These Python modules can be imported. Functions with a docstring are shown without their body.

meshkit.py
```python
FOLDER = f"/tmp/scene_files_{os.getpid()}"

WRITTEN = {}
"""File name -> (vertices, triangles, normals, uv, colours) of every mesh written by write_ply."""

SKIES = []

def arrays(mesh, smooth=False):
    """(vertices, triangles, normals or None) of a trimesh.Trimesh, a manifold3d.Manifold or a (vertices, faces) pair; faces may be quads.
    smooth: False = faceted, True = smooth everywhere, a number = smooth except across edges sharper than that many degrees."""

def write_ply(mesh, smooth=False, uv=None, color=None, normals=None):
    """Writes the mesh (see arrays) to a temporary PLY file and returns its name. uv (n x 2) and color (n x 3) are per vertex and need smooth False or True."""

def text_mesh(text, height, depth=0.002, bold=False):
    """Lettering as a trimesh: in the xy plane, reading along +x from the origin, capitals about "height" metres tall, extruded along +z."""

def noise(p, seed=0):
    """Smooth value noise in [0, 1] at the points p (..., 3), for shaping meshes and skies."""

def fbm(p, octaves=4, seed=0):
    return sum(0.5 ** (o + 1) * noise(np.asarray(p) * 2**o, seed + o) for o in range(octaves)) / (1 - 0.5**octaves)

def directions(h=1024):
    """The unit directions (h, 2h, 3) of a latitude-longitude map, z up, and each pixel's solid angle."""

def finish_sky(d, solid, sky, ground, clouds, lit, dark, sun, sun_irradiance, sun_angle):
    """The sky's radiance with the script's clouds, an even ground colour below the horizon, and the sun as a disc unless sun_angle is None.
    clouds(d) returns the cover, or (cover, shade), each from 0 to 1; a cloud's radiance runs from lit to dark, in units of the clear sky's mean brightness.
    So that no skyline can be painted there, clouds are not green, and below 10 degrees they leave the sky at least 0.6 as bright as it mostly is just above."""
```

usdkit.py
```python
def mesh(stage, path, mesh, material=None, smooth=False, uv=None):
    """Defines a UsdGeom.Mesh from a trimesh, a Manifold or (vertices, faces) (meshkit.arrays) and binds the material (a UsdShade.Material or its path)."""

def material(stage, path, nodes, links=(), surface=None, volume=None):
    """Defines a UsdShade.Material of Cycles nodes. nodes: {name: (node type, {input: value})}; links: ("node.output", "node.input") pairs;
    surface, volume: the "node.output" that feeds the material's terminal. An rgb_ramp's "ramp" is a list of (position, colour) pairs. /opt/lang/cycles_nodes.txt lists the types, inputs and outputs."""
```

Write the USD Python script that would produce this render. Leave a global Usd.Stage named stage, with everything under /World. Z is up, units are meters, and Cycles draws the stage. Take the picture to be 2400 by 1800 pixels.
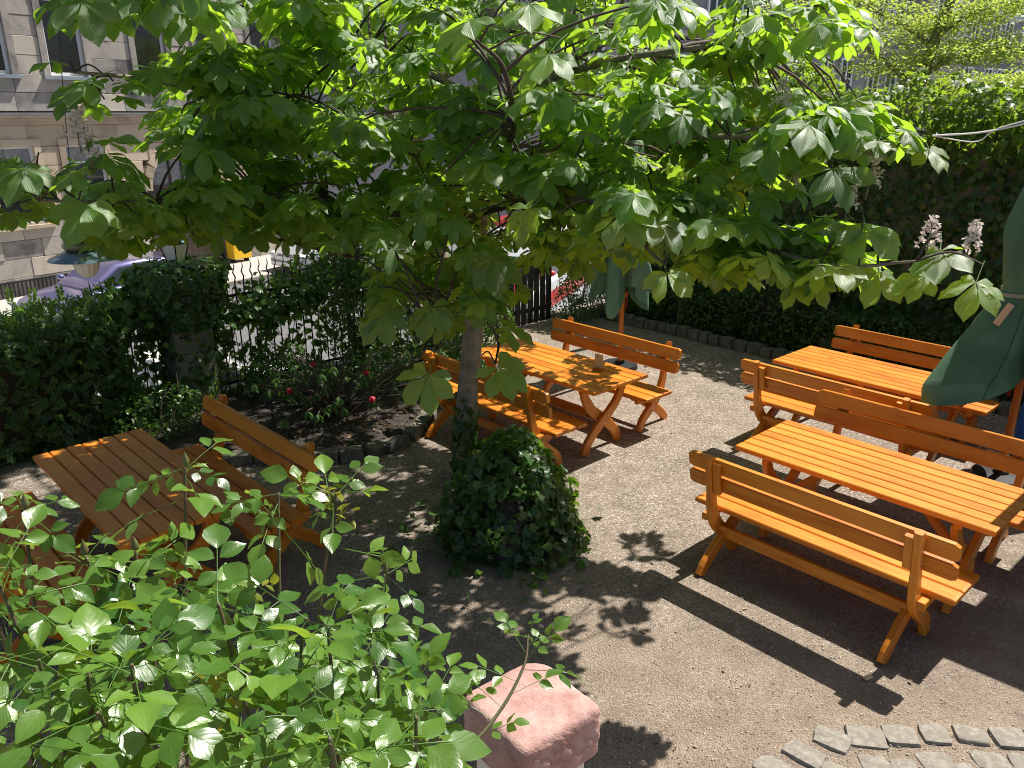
import math, random
import numpy as np
import trimesh
import meshkit, usdkit
from pxr import Usd, UsdGeom, UsdLux, UsdShade, Sdf, Gf, Vt

stage = Usd.Stage.CreateInMemory()
UsdGeom.SetStageUpAxis(stage, "Z")
UsdGeom.Xform.Define(stage, "/World")
UsdGeom.Scope.Define(stage, "/World/Looks")
T = Sdf.ValueTypeNames
# ------------------------------------------------------------------ camera, sky, sun, exposure
CAM_H, PITCH, FPX = 3.27, 19.05, 1843.6
SUN_AZ, SUN_EL = 52.0, 57.0
EXPOSURE = 0.92
SKY_STRENGTH, SUN_INTENSITY = 0.05, 1.25
cam = UsdGeom.Camera.Define(stage, "/World/camera")
cam.AddTranslateOp().Set((0, 0, CAM_H))
cam.AddRotateXOp().Set(90 - PITCH)
cam.CreateHorizontalApertureAttr(36.0)
cam.CreateVerticalApertureAttr(27.0)
cam.CreateFocalLengthAttr(36.0 * FPX / 2400.0)
cam.CreateClippingRangeAttr((0.05, 2000.0))
cam.CreateExposureAttr(EXPOSURE)
sky_m = usdkit.material(stage, "/World/Looks/sky_look", {
    "t": ("sky_texture", {"sky_type": "single_scattering", "sun_disc": False, "sun_elevation": math.radians(SUN_EL), "sun_rotation": math.radians(SUN_AZ), "aerosol_density": 2.5}),
    "b": ("background_shader", {"strength": SKY_STRENGTH})}, [("t.color", "b.color")], surface="b.background")
dome = UsdLux.DomeLight.Define(stage, "/World/sky")
dome.CreateIntensityAttr(1.0)
UsdShade.MaterialBindingAPI.Apply(dome.GetPrim()).Bind(sky_m)
dome.GetPrim().SetCustomDataByKey("kind", "structure")
sun = UsdLux.DistantLight.Define(stage, "/World/sun")
sun.CreateIntensityAttr(SUN_INTENSITY)
sun.CreateAngleAttr(0.53)
sun.CreateNormalizeAttr(True)
sun.CreateColorAttr(Gf.Vec3f(1.0, 0.95, 0.87))
sun.AddRotateZOp().Set(-SUN_AZ)
sun.AddRotateXOp().Set(-(90 - SUN_EL))

# ------------------------------------------------------------------ helpers
rng = np.random.default_rng(7)
sp, cp = math.sin(math.radians(PITCH)), math.cos(math.radians(PITCH))
CAM = np.array([0, 0, CAM_H])


def ray(x, y):
    a, b = (x - 1200) / FPX, (y - 900) / FPX
    return np.array([a, cp - b * sp, -sp - b * cp])


def ground(x, y, z=0.0):
    d = ray(x, y)
    return CAM + (z - CAM_H) / d[2] * d


def at(x, y, dist):
    d = ray(x, y)
    return CAM + d / np.linalg.norm(d) * dist


def px(P):
    P = np.atleast_2d(P) - CAM
    w = P[:, 1] * cp - P[:, 2] * sp
    return np.stack([1200 + FPX * P[:, 0] / w, 900 + FPX * (-P[:, 1] * sp - P[:, 2] * cp) / w, w], 1)


def nrm(a):
    a = np.asarray(a, float)
    return a / (np.linalg.norm(a, axis=-1, keepdims=True) + 1e-12)


class MB:
    """collects triangles with uv and a tone per vertex"""
    def __init__(self):
        self.v, self.f, self.uv, self.t, self.n = [], [], [], [], 0

    def add(self, v, f, uv=None, tone=0.5):
        v = np.asarray(v, float).reshape(-1, 3)
        f = np.asarray(f, int)
        if f.shape[1] == 4:
            f = np.vstack([f[:, [0, 1, 2]], f[:, [0, 2, 3]]])
        self.v.append(v)
        self.f.append(f + self.n)
        self.uv.append(np.zeros((len(v), 2)) if uv is None else np.asarray(uv, float))
        self.t.append(np.broadcast_to(np.asarray(tone, float), (len(v),)))
        self.n += len(v)
        return self

    def tm(self, m, tone=0.5):
        return self.add(np.array(m.vertices), np.array(m.faces), tone=tone)

    def data(self):
        return np.vstack(self.v), np.vstack(self.f), np.vstack(self.uv), np.concatenate(self.t)


names = {}


def numbered(parent, name):
    k = (str(parent), name)
    names[k] = names.get(k, -1) + 1
    return name if names[k] == 0 else f"{name}_{names[k]:03d}"


def tag(p, label=None, cat=None, group=None, kind=None):
    p = p.GetPrim() if hasattr(p, "GetPrim") else p
    for k, x in (("label", label), ("category", cat), ("group", group), ("kind", kind)):
        if x:
            p.SetCustomDataByKey(k, x)
    return p


BASES = {}


def thing(name, label, cat, loc=(0, 0, 0), rz=0.0, group=None, world=False):
    """world: the parts come in world coordinates and are moved to the thing's base"""
    x = UsdGeom.Xform.Define(stage, "/World/" + numbered("/World", name))
    x.AddTranslateOp().Set(Gf.Vec3d(*map(float, loc)))
    x.AddRotateZOp().Set(math.degrees(rz))
    if world:
        BASES[str(x.GetPath())] = np.asarray(loc, float)
    return tag(x, label, cat, group)


def copy_of(src, label, loc, rz=0.0, group=None):
    import re
    base = re.sub(r"_\d{3}$", "", src.GetName())
    x = UsdGeom.Xform.Define(stage, "/World/" + numbered("/World", base))
    x.AddTranslateOp().Set(Gf.Vec3d(*map(float, loc)))
    x.AddRotateZOp().Set(math.degrees(rz))
    x.GetPrim().GetReferences().AddInternalReference(src.GetPath())
    x.GetPrim().SetInstanceable(True)
    return tag(x, label, src.GetCustomDataByKey("category"), group or src.GetCustomDataByKey("group"))


def obj(name, mb, mat, parent=None, smooth=False, label=None, kind=None):
    """ONE mesh prim"""
    pp = parent.GetPath() if parent is not None else "/World"
    path = f"{pp}/{numbered(pp, name)}"
    if isinstance(mb, MB):
        v, f, uv, t = mb.data()
        v = v - BASES.get("/".join(path.split("/")[:3]), 0.0)
        if smooth and smooth is not True:
            m = usdkit.mesh(stage, path, (v, f), M[mat], smooth=smooth)
        else:
            m = usdkit.mesh(stage, path, (v, f), M[mat], smooth=smooth, uv=uv)
            UsdGeom.PrimvarsAPI(m).CreatePrimvar("tone", T.FloatArray, "vertex").Set(Vt.FloatArray.FromNumpy(t.astype(np.float32)))
    else:
        m = usdkit.mesh(stage, path, mb, M[mat], smooth=smooth)
    p = m.GetPrim()
    if label or kind:
        tag(p, label, kind=kind)
    return p


def bar(pts, side, w, t, bev=0.006, mb=None, tone=0.5, uv0=None):
    """a board along pts: width w in the plane perpendicular to side, thickness t along side, chamfered"""
    mb = mb or MB()
    p = np.asarray(pts, float)
    n = len(p)
    tan = np.gradient(p, axis=0)
    tan = nrm(tan)
    s = nrm(np.asarray(side, float))
    up = nrm(np.cross(np.broadcast_to(s, tan.shape), tan))
    w = np.broadcast_to(np.asarray(w, float), (n,))
    b = bev
    hs = t / 2
    ring = []
    for sx, sy in ((1, 1), (-1, 1), (-1, -1), (1, -1)):
        first, second = ((hs, -b), (hs - b, 0)) if sx * sy > 0 else ((hs - b, 0), (hs, -b))
        for a, dw in (first, second):
            ring.append((sx * a, sy, dw))
    V, UV = [], []
    ln = np.concatenate([[0], np.cumsum(np.linalg.norm(np.diff(p, axis=0), axis=1))])
    o = rng.random(2) * 50 if uv0 is None else np.asarray(uv0)
    for i in range(n):
        q = 0
        for a, sy, dw in ring:
            V.append(p[i] + s * a + up[i] * sy * (w[i] / 2 + dw))
            UV.append((ln[i] + o[0], q * (w[i] + t) / 4.0 + o[1]))
            q += 1
    k = len(ring)
    F = []
    for i in range(n - 1):
        for j in range(k):
            F.append((i * k + j, i * k + (j + 1) % k, (i + 1) * k + (j + 1) % k, (i + 1) * k + j))
    V, UV = np.array(V), np.array(UV)
    F = np.array(F)
    tri = np.vstack([F[:, [0, 1, 2]], F[:, [0, 2, 3]]])
    capA = [(0, j + 1, j) for j in range(1, k - 1)]
    capB = [((n - 1) * k, (n - 1) * k + j, (n - 1) * k + j + 1) for j in range(1, k - 1)]
    # end caps get their own vertices and an end-grain uv
    ca, cb = V[:k], V[(n - 1) * k:]
    uvc = np.stack([np.arange(k) * 0.002 + o[0], np.arange(k) * 0.01 + o[1]], 1)
    tri2 = np.vstack([np.array(capA), np.array(capB) - (n - 1) * k + k])
    A = np.vstack([V, ca, cb])
    U = np.vstack([UV, uvc, uvc])
    tri = np.vstack([tri, tri2 + len(V)])
    m = trimesh.Trimesh(A, tri, process=False)
    # outward orientation
    if m.volume < 0:
        tri = tri[:, ::-1]
    return mb.add(A, tri, U, tone)


def tube(pts, radii, k=7, mb=None, tone=0.5, caps=True):
    mb = mb or MB()
    p = np.asarray(pts, float)
    n = len(p)
    tan = nrm(np.gradient(p, axis=0))
    ref = np.array([0.31, 0.17, 0.93]) if abs(tan[0] @ [0.31, 0.17, 0.93]) < 0.9 else np.array([1.0, 0.1, 0])
    a = nrm(np.cross(tan, ref))
    b = np.cross(tan, a)
    r = np.broadcast_to(np.asarray(radii, float), (n,))
    ang = np.arange(k) * 2 * np.pi / k
    V = p[:, None] + r[:, None, None] * (np.cos(ang)[None, :, None] * a[:, None] + np.sin(ang)[None, :, None] * b[:, None])
    i, j = np.meshgrid(np.arange(n - 1), np.arange(k), indexing="ij")
    q = np.stack([i * k + j, (i * k + (j + 1) % k), (i + 1) * k + (j + 1) % k, (i + 1) * k + j], -1).reshape(-1, 4)
    ln = np.concatenate([[0], np.cumsum(np.linalg.norm(np.diff(p, axis=0), axis=1))])
    UV = np.stack([np.repeat(ln, k), np.tile(ang / 6.283, n)], 1)
    F = np.vstack([q[:, [0, 1, 2]], q[:, [0, 2, 3]]])
    V = V.reshape(-1, 3)
    if caps:
        F = np.vstack([F, [(0, t + 1, t) for t in range(1, k - 1)], [((n - 1) * k, (n - 1) * k + t, (n - 1) * k + t + 1) for t in range(1, k - 1)]])
    return mb.add(V, F, UV, tone)


def spline(pts, n=12):
    """Catmull-Rom through the points"""
    p = np.asarray(pts, float)
    q = np.vstack([2 * p[0] - p[1], p, 2 * p[-1] - p[-2]])
    out = []
    seg = len(p) - 1
    for t in np.linspace(0, seg, n):
        i = min(int(t), seg - 1)
        u = t - i
        a, b, c, d = q[i:i + 4]
        out.append(0.5 * ((2 * b) + (c - a) * u + (2 * a - 5 * b + 4 * c - d) * u * u + (3 * b - a - 3 * c + d) * u ** 3))
    return np.array(out)


def lathe(profile, k=24, mb=None, center=(0, 0, 0), tone=0.5):
    mb = mb or MB()
    pr = np.asarray(profile, float)
    n = len(pr)
    ang = np.arange(k) * 2 * np.pi / k
    V = np.stack([pr[:, None, 0] * np.cos(ang), pr[:, None, 0] * np.sin(ang), np.broadcast_to(pr[:, None, 1], (n, k))], -1).reshape(-1, 3) + center
    i, j = np.meshgrid(np.arange(n - 1), np.arange(k), indexing="ij")
    q = np.stack([i * k + j, i * k + (j + 1) % k, (i + 1) * k + (j + 1) % k, (i + 1) * k + j], -1).reshape(-1, 4)
    return mb.add(V, q, None, tone)


def box(lo, hi, mb=None, tone=0.5, bev=0.0):
    mb = mb or MB()
    lo, hi = np.asarray(lo, float), np.asarray(hi, float)
    if bev > 0:
        c = (lo + hi) / 2
        e = hi - lo
        ax = int(np.argmax(e))
        s = [1, 2, 0][ax]
        w = 3 - ax - s
        d = np.zeros(3)
        d[ax] = e[ax] / 2
        sd = np.zeros(3)
        sd[s] = 1
        return bar([c - d, c + d], sd, e[w], e[s], bev, mb, tone)
    m = trimesh.creation.box(hi - lo)
    m.apply_translation((lo + hi) / 2)
    return mb.add(m.vertices, m.faces, None, tone)


def frame_box(origin, ex, ey, lo, hi, mb=None, tone=0.5):
    """a box given in a turned frame (ex, ey horizontal, z up)"""
    mb = mb or MB()
    m = trimesh.creation.box(np.asarray(hi, float) - lo)
    v = np.array(m.vertices) + (np.asarray(lo, float) + hi) / 2
    w = np.asarray(origin, float) + v[:, :1] * ex + v[:, 1:2] * ey + v[:, 2:] * np.array([0, 0, 1.0])
    f = np.array(m.faces)
    if np.cross(ex, ey)[2] < 0:
        f = f[:, ::-1]
    return mb.add(w, f, None, tone)


def scatter(mb, tmpl, pos, X, Y, Z, scale, tone):
    """many copies of a template (v, f, uv): columns X, Y, Z are the copies' axes"""
    v, f, uv = tmpl
    N = len(pos)
    if N == 0:
        return mb
    scale = np.broadcast_to(np.asarray(scale, float), (N,))
    W = pos[:, None] + scale[:, None, None] * (v[None, :, :1] * X[:, None] + v[None, :, 1:2] * Y[:, None] + v[None, :, 2:] * Z[:, None])
    F = (f[None] + (np.arange(N) * len(v))[:, None, None]).reshape(-1, 3)
    mb.add(W.reshape(-1, 3), F, np.tile(uv, (N, 1)), np.repeat(np.broadcast_to(tone, (N,)), len(v)))
    return mb


def axes(normal, along):
    """X = along made perpendicular to normal, Z = normal"""
    Z = nrm(normal)
    X = nrm(along - (along * Z).sum(-1, keepdims=True) * Z)
    return X, np.cross(Z, X), Z


def rand_dirs(n, r=rng):
    return nrm(r.normal(size=(n, 3)))


# ------------------------------------------------------------------ materials
M = {}


def mat(name, nodes, links, surface):
    M[name] = usdkit.material(stage, f"/World/Looks/{name}", nodes, links, surface=surface)


def plain(name, col, rough=0.6, metal=0.0, noise=0.0, scale=8.0, bump=0.0, bscale=60.0, coat=0.0, spec=0.5, col2=None):
    nodes = {"p": ("principled_bsdf", {"base_color": col, "roughness": rough, "metallic": metal, "coat_weight": coat, "specular_ior_level": spec})}
    links = []
    if noise or col2 is not None or bump:
        nodes["g"] = ("geometry", {})
    if noise or col2 is not None:
        c2 = col2 if col2 is not None else tuple(c * (1 - noise) for c in col)
        nodes["n"] = ("noise_texture", {"scale": scale, "detail": 5, "roughness": 0.65})
        nodes["r"] = ("rgb_ramp", {"ramp": [(0.3, c2), (0.7, col)]})
        links += [("g.position", "n.vector"), ("n.fac", "r.fac"), ("r.color", "p.base_color")]
    if bump:
        nodes["m"] = ("noise_texture", {"scale": bscale, "detail": 4, "roughness": 0.6})
        nodes["b"] = ("bump", {"strength": 0.8, "distance": bump})
        links += [("g.position", "m.vector"), ("m.fac", "b.height"), ("b.normal", "p.normal")]
    mat(name, nodes, links, "p.BSDF")


def leaf(name, dark, light, trans, rough=0.42, fac=0.35, veins=0, spec=0.5, vd=0.006, vc=0.65, vs=0.6, coat=0.0):
    """leaf colour from the tone attribute; veins > 0 adds that many side veins from the uv"""
    nodes = {"a": ("attribute", {"attribute": "tone"}), "r": ("rgb_ramp", {"ramp": [(0.0, dark), (1.0, light)]}),
             "tr": ("rgb_ramp", {"ramp": [(0.0, tuple(c * 0.75 for c in trans)), (1.0, trans)]}),
             "p": ("principled_bsdf", {"roughness": rough, "specular_ior_level": spec, "coat_weight": coat, "coat_roughness": 0.45}), "t": ("translucent_bsdf", {}), "x": ("mix_closure", {"fac": fac})}
    links = [("a.fac", "r.fac"), ("a.fac", "tr.fac"), ("tr.color", "t.color"), ("p.BSDF", "x.closure1"), ("t.BSDF", "x.closure2")]
    if veins:
        nodes.update({"u": ("uvmap", {"attribute": "st"}), "s": ("separate_xyz", {}), "ab": ("math", {"math_type": "absolute"}),
                      "k": ("math", {"math_type": "multiply_add", "value2": -0.42, "value3": 0.0}), "ph": ("math", {"math_type": "add"}),
                      "ml": ("math", {"math_type": "multiply", "value2": float(veins) * math.pi}), "si": ("math", {"math_type": "sine"}), "as": ("math", {"math_type": "absolute"}),
                      "pw": ("math", {"math_type": "power", "value2": 0.5}),
                      "mid": ("map_range", {"from_min": 0.0, "from_max": 0.09, "to_min": 0.0, "to_max": 1.0, "clamp": True}),
                      "mn": ("math", {"math_type": "minimum"}), "bp": ("bump", {"strength": vs, "distance": vd}),
                      "mx": ("mix", {"color2": (0.16, 0.3, 0.08)}), "inv": ("map_range", {"from_min": 0.0, "from_max": 0.55, "to_min": vc, "to_max": 0.0, "clamp": True})})
        links += [("u.UV", "s.vector"), ("s.y", "ab.value1"), ("ab.value", "k.value1"), ("s.x", "ph.value1"), ("k.value", "ph.value2"), ("ph.value", "ml.value1"),
                  ("ml.value", "si.value1"), ("si.value", "as.value1"), ("as.value", "pw.value1"), ("ab.value", "mid.value"), ("pw.value", "mn.value1"), ("mid.result", "mn.value2"),
                  ("mn.value", "bp.height"), ("bp.normal", "p.normal"), ("mn.value", "inv.value"), ("inv.result", "mx.fac"), ("r.color", "mx.color1"), ("mx.color", "p.base_color")]
    else:
        links += [("r.color", "p.base_color")]
    mat(name, nodes, links, "x.closure")


# stained larch boards: grain from the board's own uv
def wood(name, c_dark, c_mid, c_light, rough=0.42, coat=0.12):
    mat(name, {"u": ("uvmap", {"attribute": "st"}), "o": ("object_info", {}), "ad": ("vector_math", {"math_type": "add"}), "cx": ("combine_xyz", {}), "om": ("math", {"math_type": "multiply", "value2": 37.0}),
               "mp": ("mapping", {"scale": (1.6, 38, 1)}), "n": ("noise_texture", {"scale": 1.0, "detail": 6, "roughness": 0.62, "distortion": 1.2}),
               "mp2": ("mapping", {"scale": (0.9, 4.0, 1)}), "n2": ("noise_texture", {"scale": 2.2, "detail": 3}),
               "mp3": ("mapping", {"scale": (3.2, 11, 1)}), "kn": ("voronoi_texture", {"scale": 0.55}), "kr": ("rgb_ramp", {"ramp": [(0.0, (0, 0, 0)), (0.05, (0.15, 0.15, 0.15)), (0.10, (1, 1, 1))]}),
               "a": ("attribute", {"attribute": "tone"}), "sm": ("math", {"math_type": "multiply_add", "value2": 1.0}), "s2": ("math", {"math_type": "multiply_add", "value2": 0.5}), "s3": ("math", {"math_type": "subtract", "value2": 0.46}),
               "r": ("rgb_ramp", {"ramp": [(0.32, c_dark), (0.62, c_mid), (0.95, c_light)]}), "mk": ("mix", {"mix_type": "multiply", "fac": 0.55}),
               "b": ("bump", {"strength": 0.25, "distance": 0.002}),
               "p": ("principled_bsdf", {"roughness": rough, "coat_weight": coat, "coat_roughness": 0.18, "specular_ior_level": 0.3})},
        [("u.UV", "ad.vector1"), ("o.random", "om.value1"), ("om.value", "cx.x"), ("om.value", "cx.y"), ("cx.vector", "ad.vector2"), ("ad.vector", "mp.vector"), ("ad.vector", "mp2.vector"), ("ad.vector", "mp3.vector"), ("mp.vector", "n.vector"), ("mp2.vector", "n2.vector"), ("mp3.vector", "kn.vector"),
         ("kn.distance", "kr.fac"), ("n.fac", "sm.value1"), ("n2.fac", "sm.value3"), ("a.fac", "s2.value1"), ("sm.value", "s2.value3"), ("s2.value", "s3.value1"), ("s3.value", "r.fac"), ("r.color", "mk.color1"), ("kr.color", "mk.color2"),
         ("mk.color", "p.base_color"), ("n.fac", "b.height"), ("b.normal", "p.normal")], "p.BSDF")


wood("larch", (0.29, 0.070, 0.004), (0.50, 0.146, 0.009), (0.61, 0.222, 0.022))
wood("larch_pole", (0.34, 0.09, 0.012), (0.47, 0.14, 0.02), (0.58, 0.2, 0.03))
wood("black_slat", (0.012, 0.011, 0.010), (0.02, 0.018, 0.016), (0.03, 0.027, 0.024), rough=0.6, coat=0.0)
wood("grey_slat", (0.025, 0.018, 0.013), (0.045, 0.034, 0.026), (0.07, 0.055, 0.042), rough=0.8, coat=0.0)

leaf("chestnut_leaf", (0.024, 0.100, 0.013), (0.10, 0.24, 0.038), (0.52, 0.82, 0.045), rough=0.50, fac=0.48, coat=0.5, veins=15, spec=1.0, vs=0.5, vc=0.5)
leaf("rose_leaf", (0.020, 0.075, 0.012), (0.12, 0.225, 0.03), (0.40, 0.62, 0.05), rough=0.33, fac=0.32, veins=6, spec=0.6, vd=0.0016, vc=0.25, vs=0.13)
leaf("young_leaf", (0.10, 0.13, 0.01), (0.2, 0.2, 0.02), (0.5, 0.55, 0.04), rough=0.35, fac=0.4)
leaf("ivy_leaf", (0.018, 0.055, 0.013), (0.065, 0.145, 0.028), (0.28, 0.52, 0.04), rough=0.33, fac=0.25)
leaf("creeper_leaf", (0.035, 0.085, 0.012), (0.10, 0.19, 0.02), (0.42, 0.62, 0.04), rough=0.4, fac=0.4)
leaf("shrub_leaf", (0.024, 0.065, 0.016), (0.07, 0.15, 0.03), (0.22, 0.42, 0.04), rough=0.38, fac=0.25)
leaf("yew_leaf", (0.020, 0.06, 0.016), (0.065, 0.14, 0.03), (0.28, 0.50, 0.06), rough=0.42, fac=0.28)
leaf("locust_leaf", (0.12, 0.20, 0.03), (0.26, 0.36, 0.05), (0.6, 0.75, 0.10), rough=0.5, fac=0.45)
leaf("dry_leaf", (0.05, 0.03, 0.016), (0.17, 0.10, 0.05), (0.4, 0.25, 0.08), rough=0.7, fac=0.2)
leaf("dry_petal", (0.12, 0.07, 0.035), (0.50, 0.40, 0.28), (0.4, 0.3, 0.15), rough=0.7, fac=0.2)
leaf("petal_white", (0.62, 0.52, 0.48), (0.82, 0.78, 0.74), (0.8, 0.7, 0.62), rough=0.6, fac=0.3)
leaf("petal_red", (0.42, 0.008, 0.03), (0.72, 0.03, 0.09), (0.7, 0.03, 0.08), rough=0.5, fac=0.3)

plain("bark", (0.30, 0.235, 0.16), 0.9, noise=0.55, scale=11, bump=0.014, bscale=34, col2=(0.12, 0.11, 0.07))
plain("bark_pale", (0.33, 0.27, 0.19), 0.9, scale=7, bump=0.01, bscale=30, col2=(0.16, 0.13, 0.09))
plain("twig", (0.075, 0.05, 0.035), 0.8, noise=0.4, scale=30)
plain("green_stem", (0.10, 0.15, 0.04), 0.5, noise=0.5, scale=25, col2=(0.12, 0.06, 0.03))
plain("cane", (0.055, 0.085, 0.03), 0.55, noise=0.5, scale=14, col2=(0.11, 0.06, 0.035))
plain("soil", (0.04, 0.032, 0.025), 0.95, noise=0.6, scale=14, bump=0.03, bscale=22)
plain("sand_white", (0.72, 0.68, 0.62), 0.85, noise=0.15, scale=6, bump=0.004, bscale=120)
plain("iron", (0.022, 0.022, 0.024), 0.45, metal=0.4, noise=0.4, scale=30)
plain("zinc", (0.42, 0.47, 0.52), 0.4, metal=0.6, noise=0.3, scale=5)
plain("brass", (0.36, 0.27, 0.12), 0.32, metal=0.9, noise=0.5, scale=18, col2=(0.16, 0.17, 0.12))
plain("enamel", (0.10, 0.16, 0.19), 0.16, metal=0.35, coat=0.6)
plain("patina", (0.04, 0.09, 0.11), 0.3, metal=0.5, noise=0.3, scale=20)
plain("steel", (0.6, 0.6, 0.58), 0.35, metal=0.9)
plain("milk_glass", (0.72, 0.68, 0.58), 0.35, coat=0.4)
plain("white_frame", (0.74, 0.76, 0.78), 0.4)
plain("shutter", (0.62, 0.65, 0.68), 0.5)
plain("dark_wood", (0.06, 0.04, 0.032), 0.5, noise=0.4, scale=12)
plain("dark_pane", (0.008, 0.010, 0.014), 0.04, spec=0.7)
plain("lace", (0.30, 0.31, 0.33), 0.15, noise=0.6, scale=9, coat=0.8)
plain("yellow_paint", (0.80, 0.48, 0.01), 0.35, coat=0.3)
plain("concrete", (0.33, 0.30, 0.26), 0.9, noise=0.35, scale=3, bump=0.006, bscale=40)
plain("asphalt", (0.13, 0.13, 0.135), 0.85, noise=0.25, scale=2.2, bump=0.006, bscale=90)
plain("pavement_slab", (0.40, 0.38, 0.35), 0.85, noise=0.2, scale=3, bump=0.004, bscale=60)
plain("cloth_green", (0.095, 0.205, 0.12), 0.75, noise=0.45, scale=3.0, bump=0.006, bscale=11, col2=(0.055, 0.135, 0.085))
plain("cloth_seam", (0.03, 0.07, 0.05), 0.8)
plain("strap", (0.28, 0.31, 0.24), 0.8)
plain("rope_white", (0.75, 0.75, 0.72), 0.5)
plain("rubber", (0.02, 0.02, 0.02), 0.8)
plain("alloy", (0.5, 0.5, 0.52), 0.3, metal=0.9)
plain("car_purple", (0.18, 0.17, 0.34), 0.25, metal=0.5, coat=1.0)
plain("car_silver", (0.55, 0.57, 0.60), 0.28, metal=0.5, coat=1.0)
plain("car_grey", (0.25, 0.26, 0.27), 0.25, metal=0.5, coat=1.0)
plain("car_white", (0.75, 0.76, 0.78), 0.25, coat=1.0)
plain("car_red", (0.62, 0.02, 0.012), 0.25, coat=1.0)
plain("car_glass", (0.03, 0.05, 0.07), 0.03, spec=0.9, coat=1.0)
plain("black_plastic", (0.02, 0.02, 0.022), 0.5)
plain("lamp_glass", (0.7, 0.72, 0.75), 0.1, coat=1.0)
plain("blue_plastic", (0.01, 0.09, 0.42), 0.4)
plain("card", (0.55, 0.40, 0.22), 0.45, noise=0.25, scale=40)
plain("chip_wood", (0.66, 0.45, 0.30), 0.8)
plain("far_wall", (0.28, 0.26, 0.27), 0.9, noise=0.25, scale=0.6)
plain("far_trim", (0.42, 0.36, 0.31), 0.9)

# rough pink sandstone with tooling
mat("pink_stone", {"g": ("geometry", {}), "n": ("noise_texture", {"scale": 9, "detail": 6, "roughness": 0.7}), "n2": ("noise_texture", {"scale": 160, "detail": 3}),
                   "r": ("rgb_ramp", {"ramp": [(0.3, (0.29, 0.15, 0.13)), (0.52, (0.40, 0.25, 0.222)), (0.75, (0.49, 0.35, 0.315))]}),
                   "ad": ("math", {"math_type": "multiply_add", "value2": 0.35}), "b": ("bump", {"strength": 0.9, "distance": 0.010}), "p": ("principled_bsdf", {"roughness": 0.9, "specular_ior_level": 0.2})},
    [("g.position", "n.vector"), ("g.position", "n2.vector"), ("n.fac", "r.fac"), ("r.color", "p.base_color"), ("n2.fac", "ad.value1"), ("n.fac", "ad.value3"), ("ad.value", "b.height"), ("b.normal", "p.normal")], "p.BSDF")


def stone(name, ramp, scale=2.0, bump=0.008, bscale=18, rough=0.9):
    """block stone: own tone per block, cloudy stains"""
    mat(name, {"g": ("geometry", {}), "n": ("noise_texture", {"scale": scale, "detail": 6, "roughness": 0.68, "distortion": 0.6}), "a": ("attribute", {"attribute": "tone"}),
               "ad": ("math", {"math_type": "multiply_add", "value2": 0.5}), "sb": ("math", {"math_type": "subtract", "value2": 0.25}), "r": ("rgb_ramp", {"ramp": ramp}), "n2": ("noise_texture", {"scale": bscale, "detail": 5, "roughness": 0.7}),
               "b": ("bump", {"strength": 0.9, "distance": bump}), "p": ("principled_bsdf", {"roughness": rough, "specular_ior_level": 0.3})},
        [("g.position", "n.vector"), ("g.position", "n2.vector"), ("a.fac", "ad.value1"), ("n.fac", "ad.value3"), ("ad.value", "sb.value1"), ("sb.value", "r.fac"), ("r.color", "p.base_color"), ("n2.fac", "b.height"), ("b.normal", "p.normal")], "p.BSDF")


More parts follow.
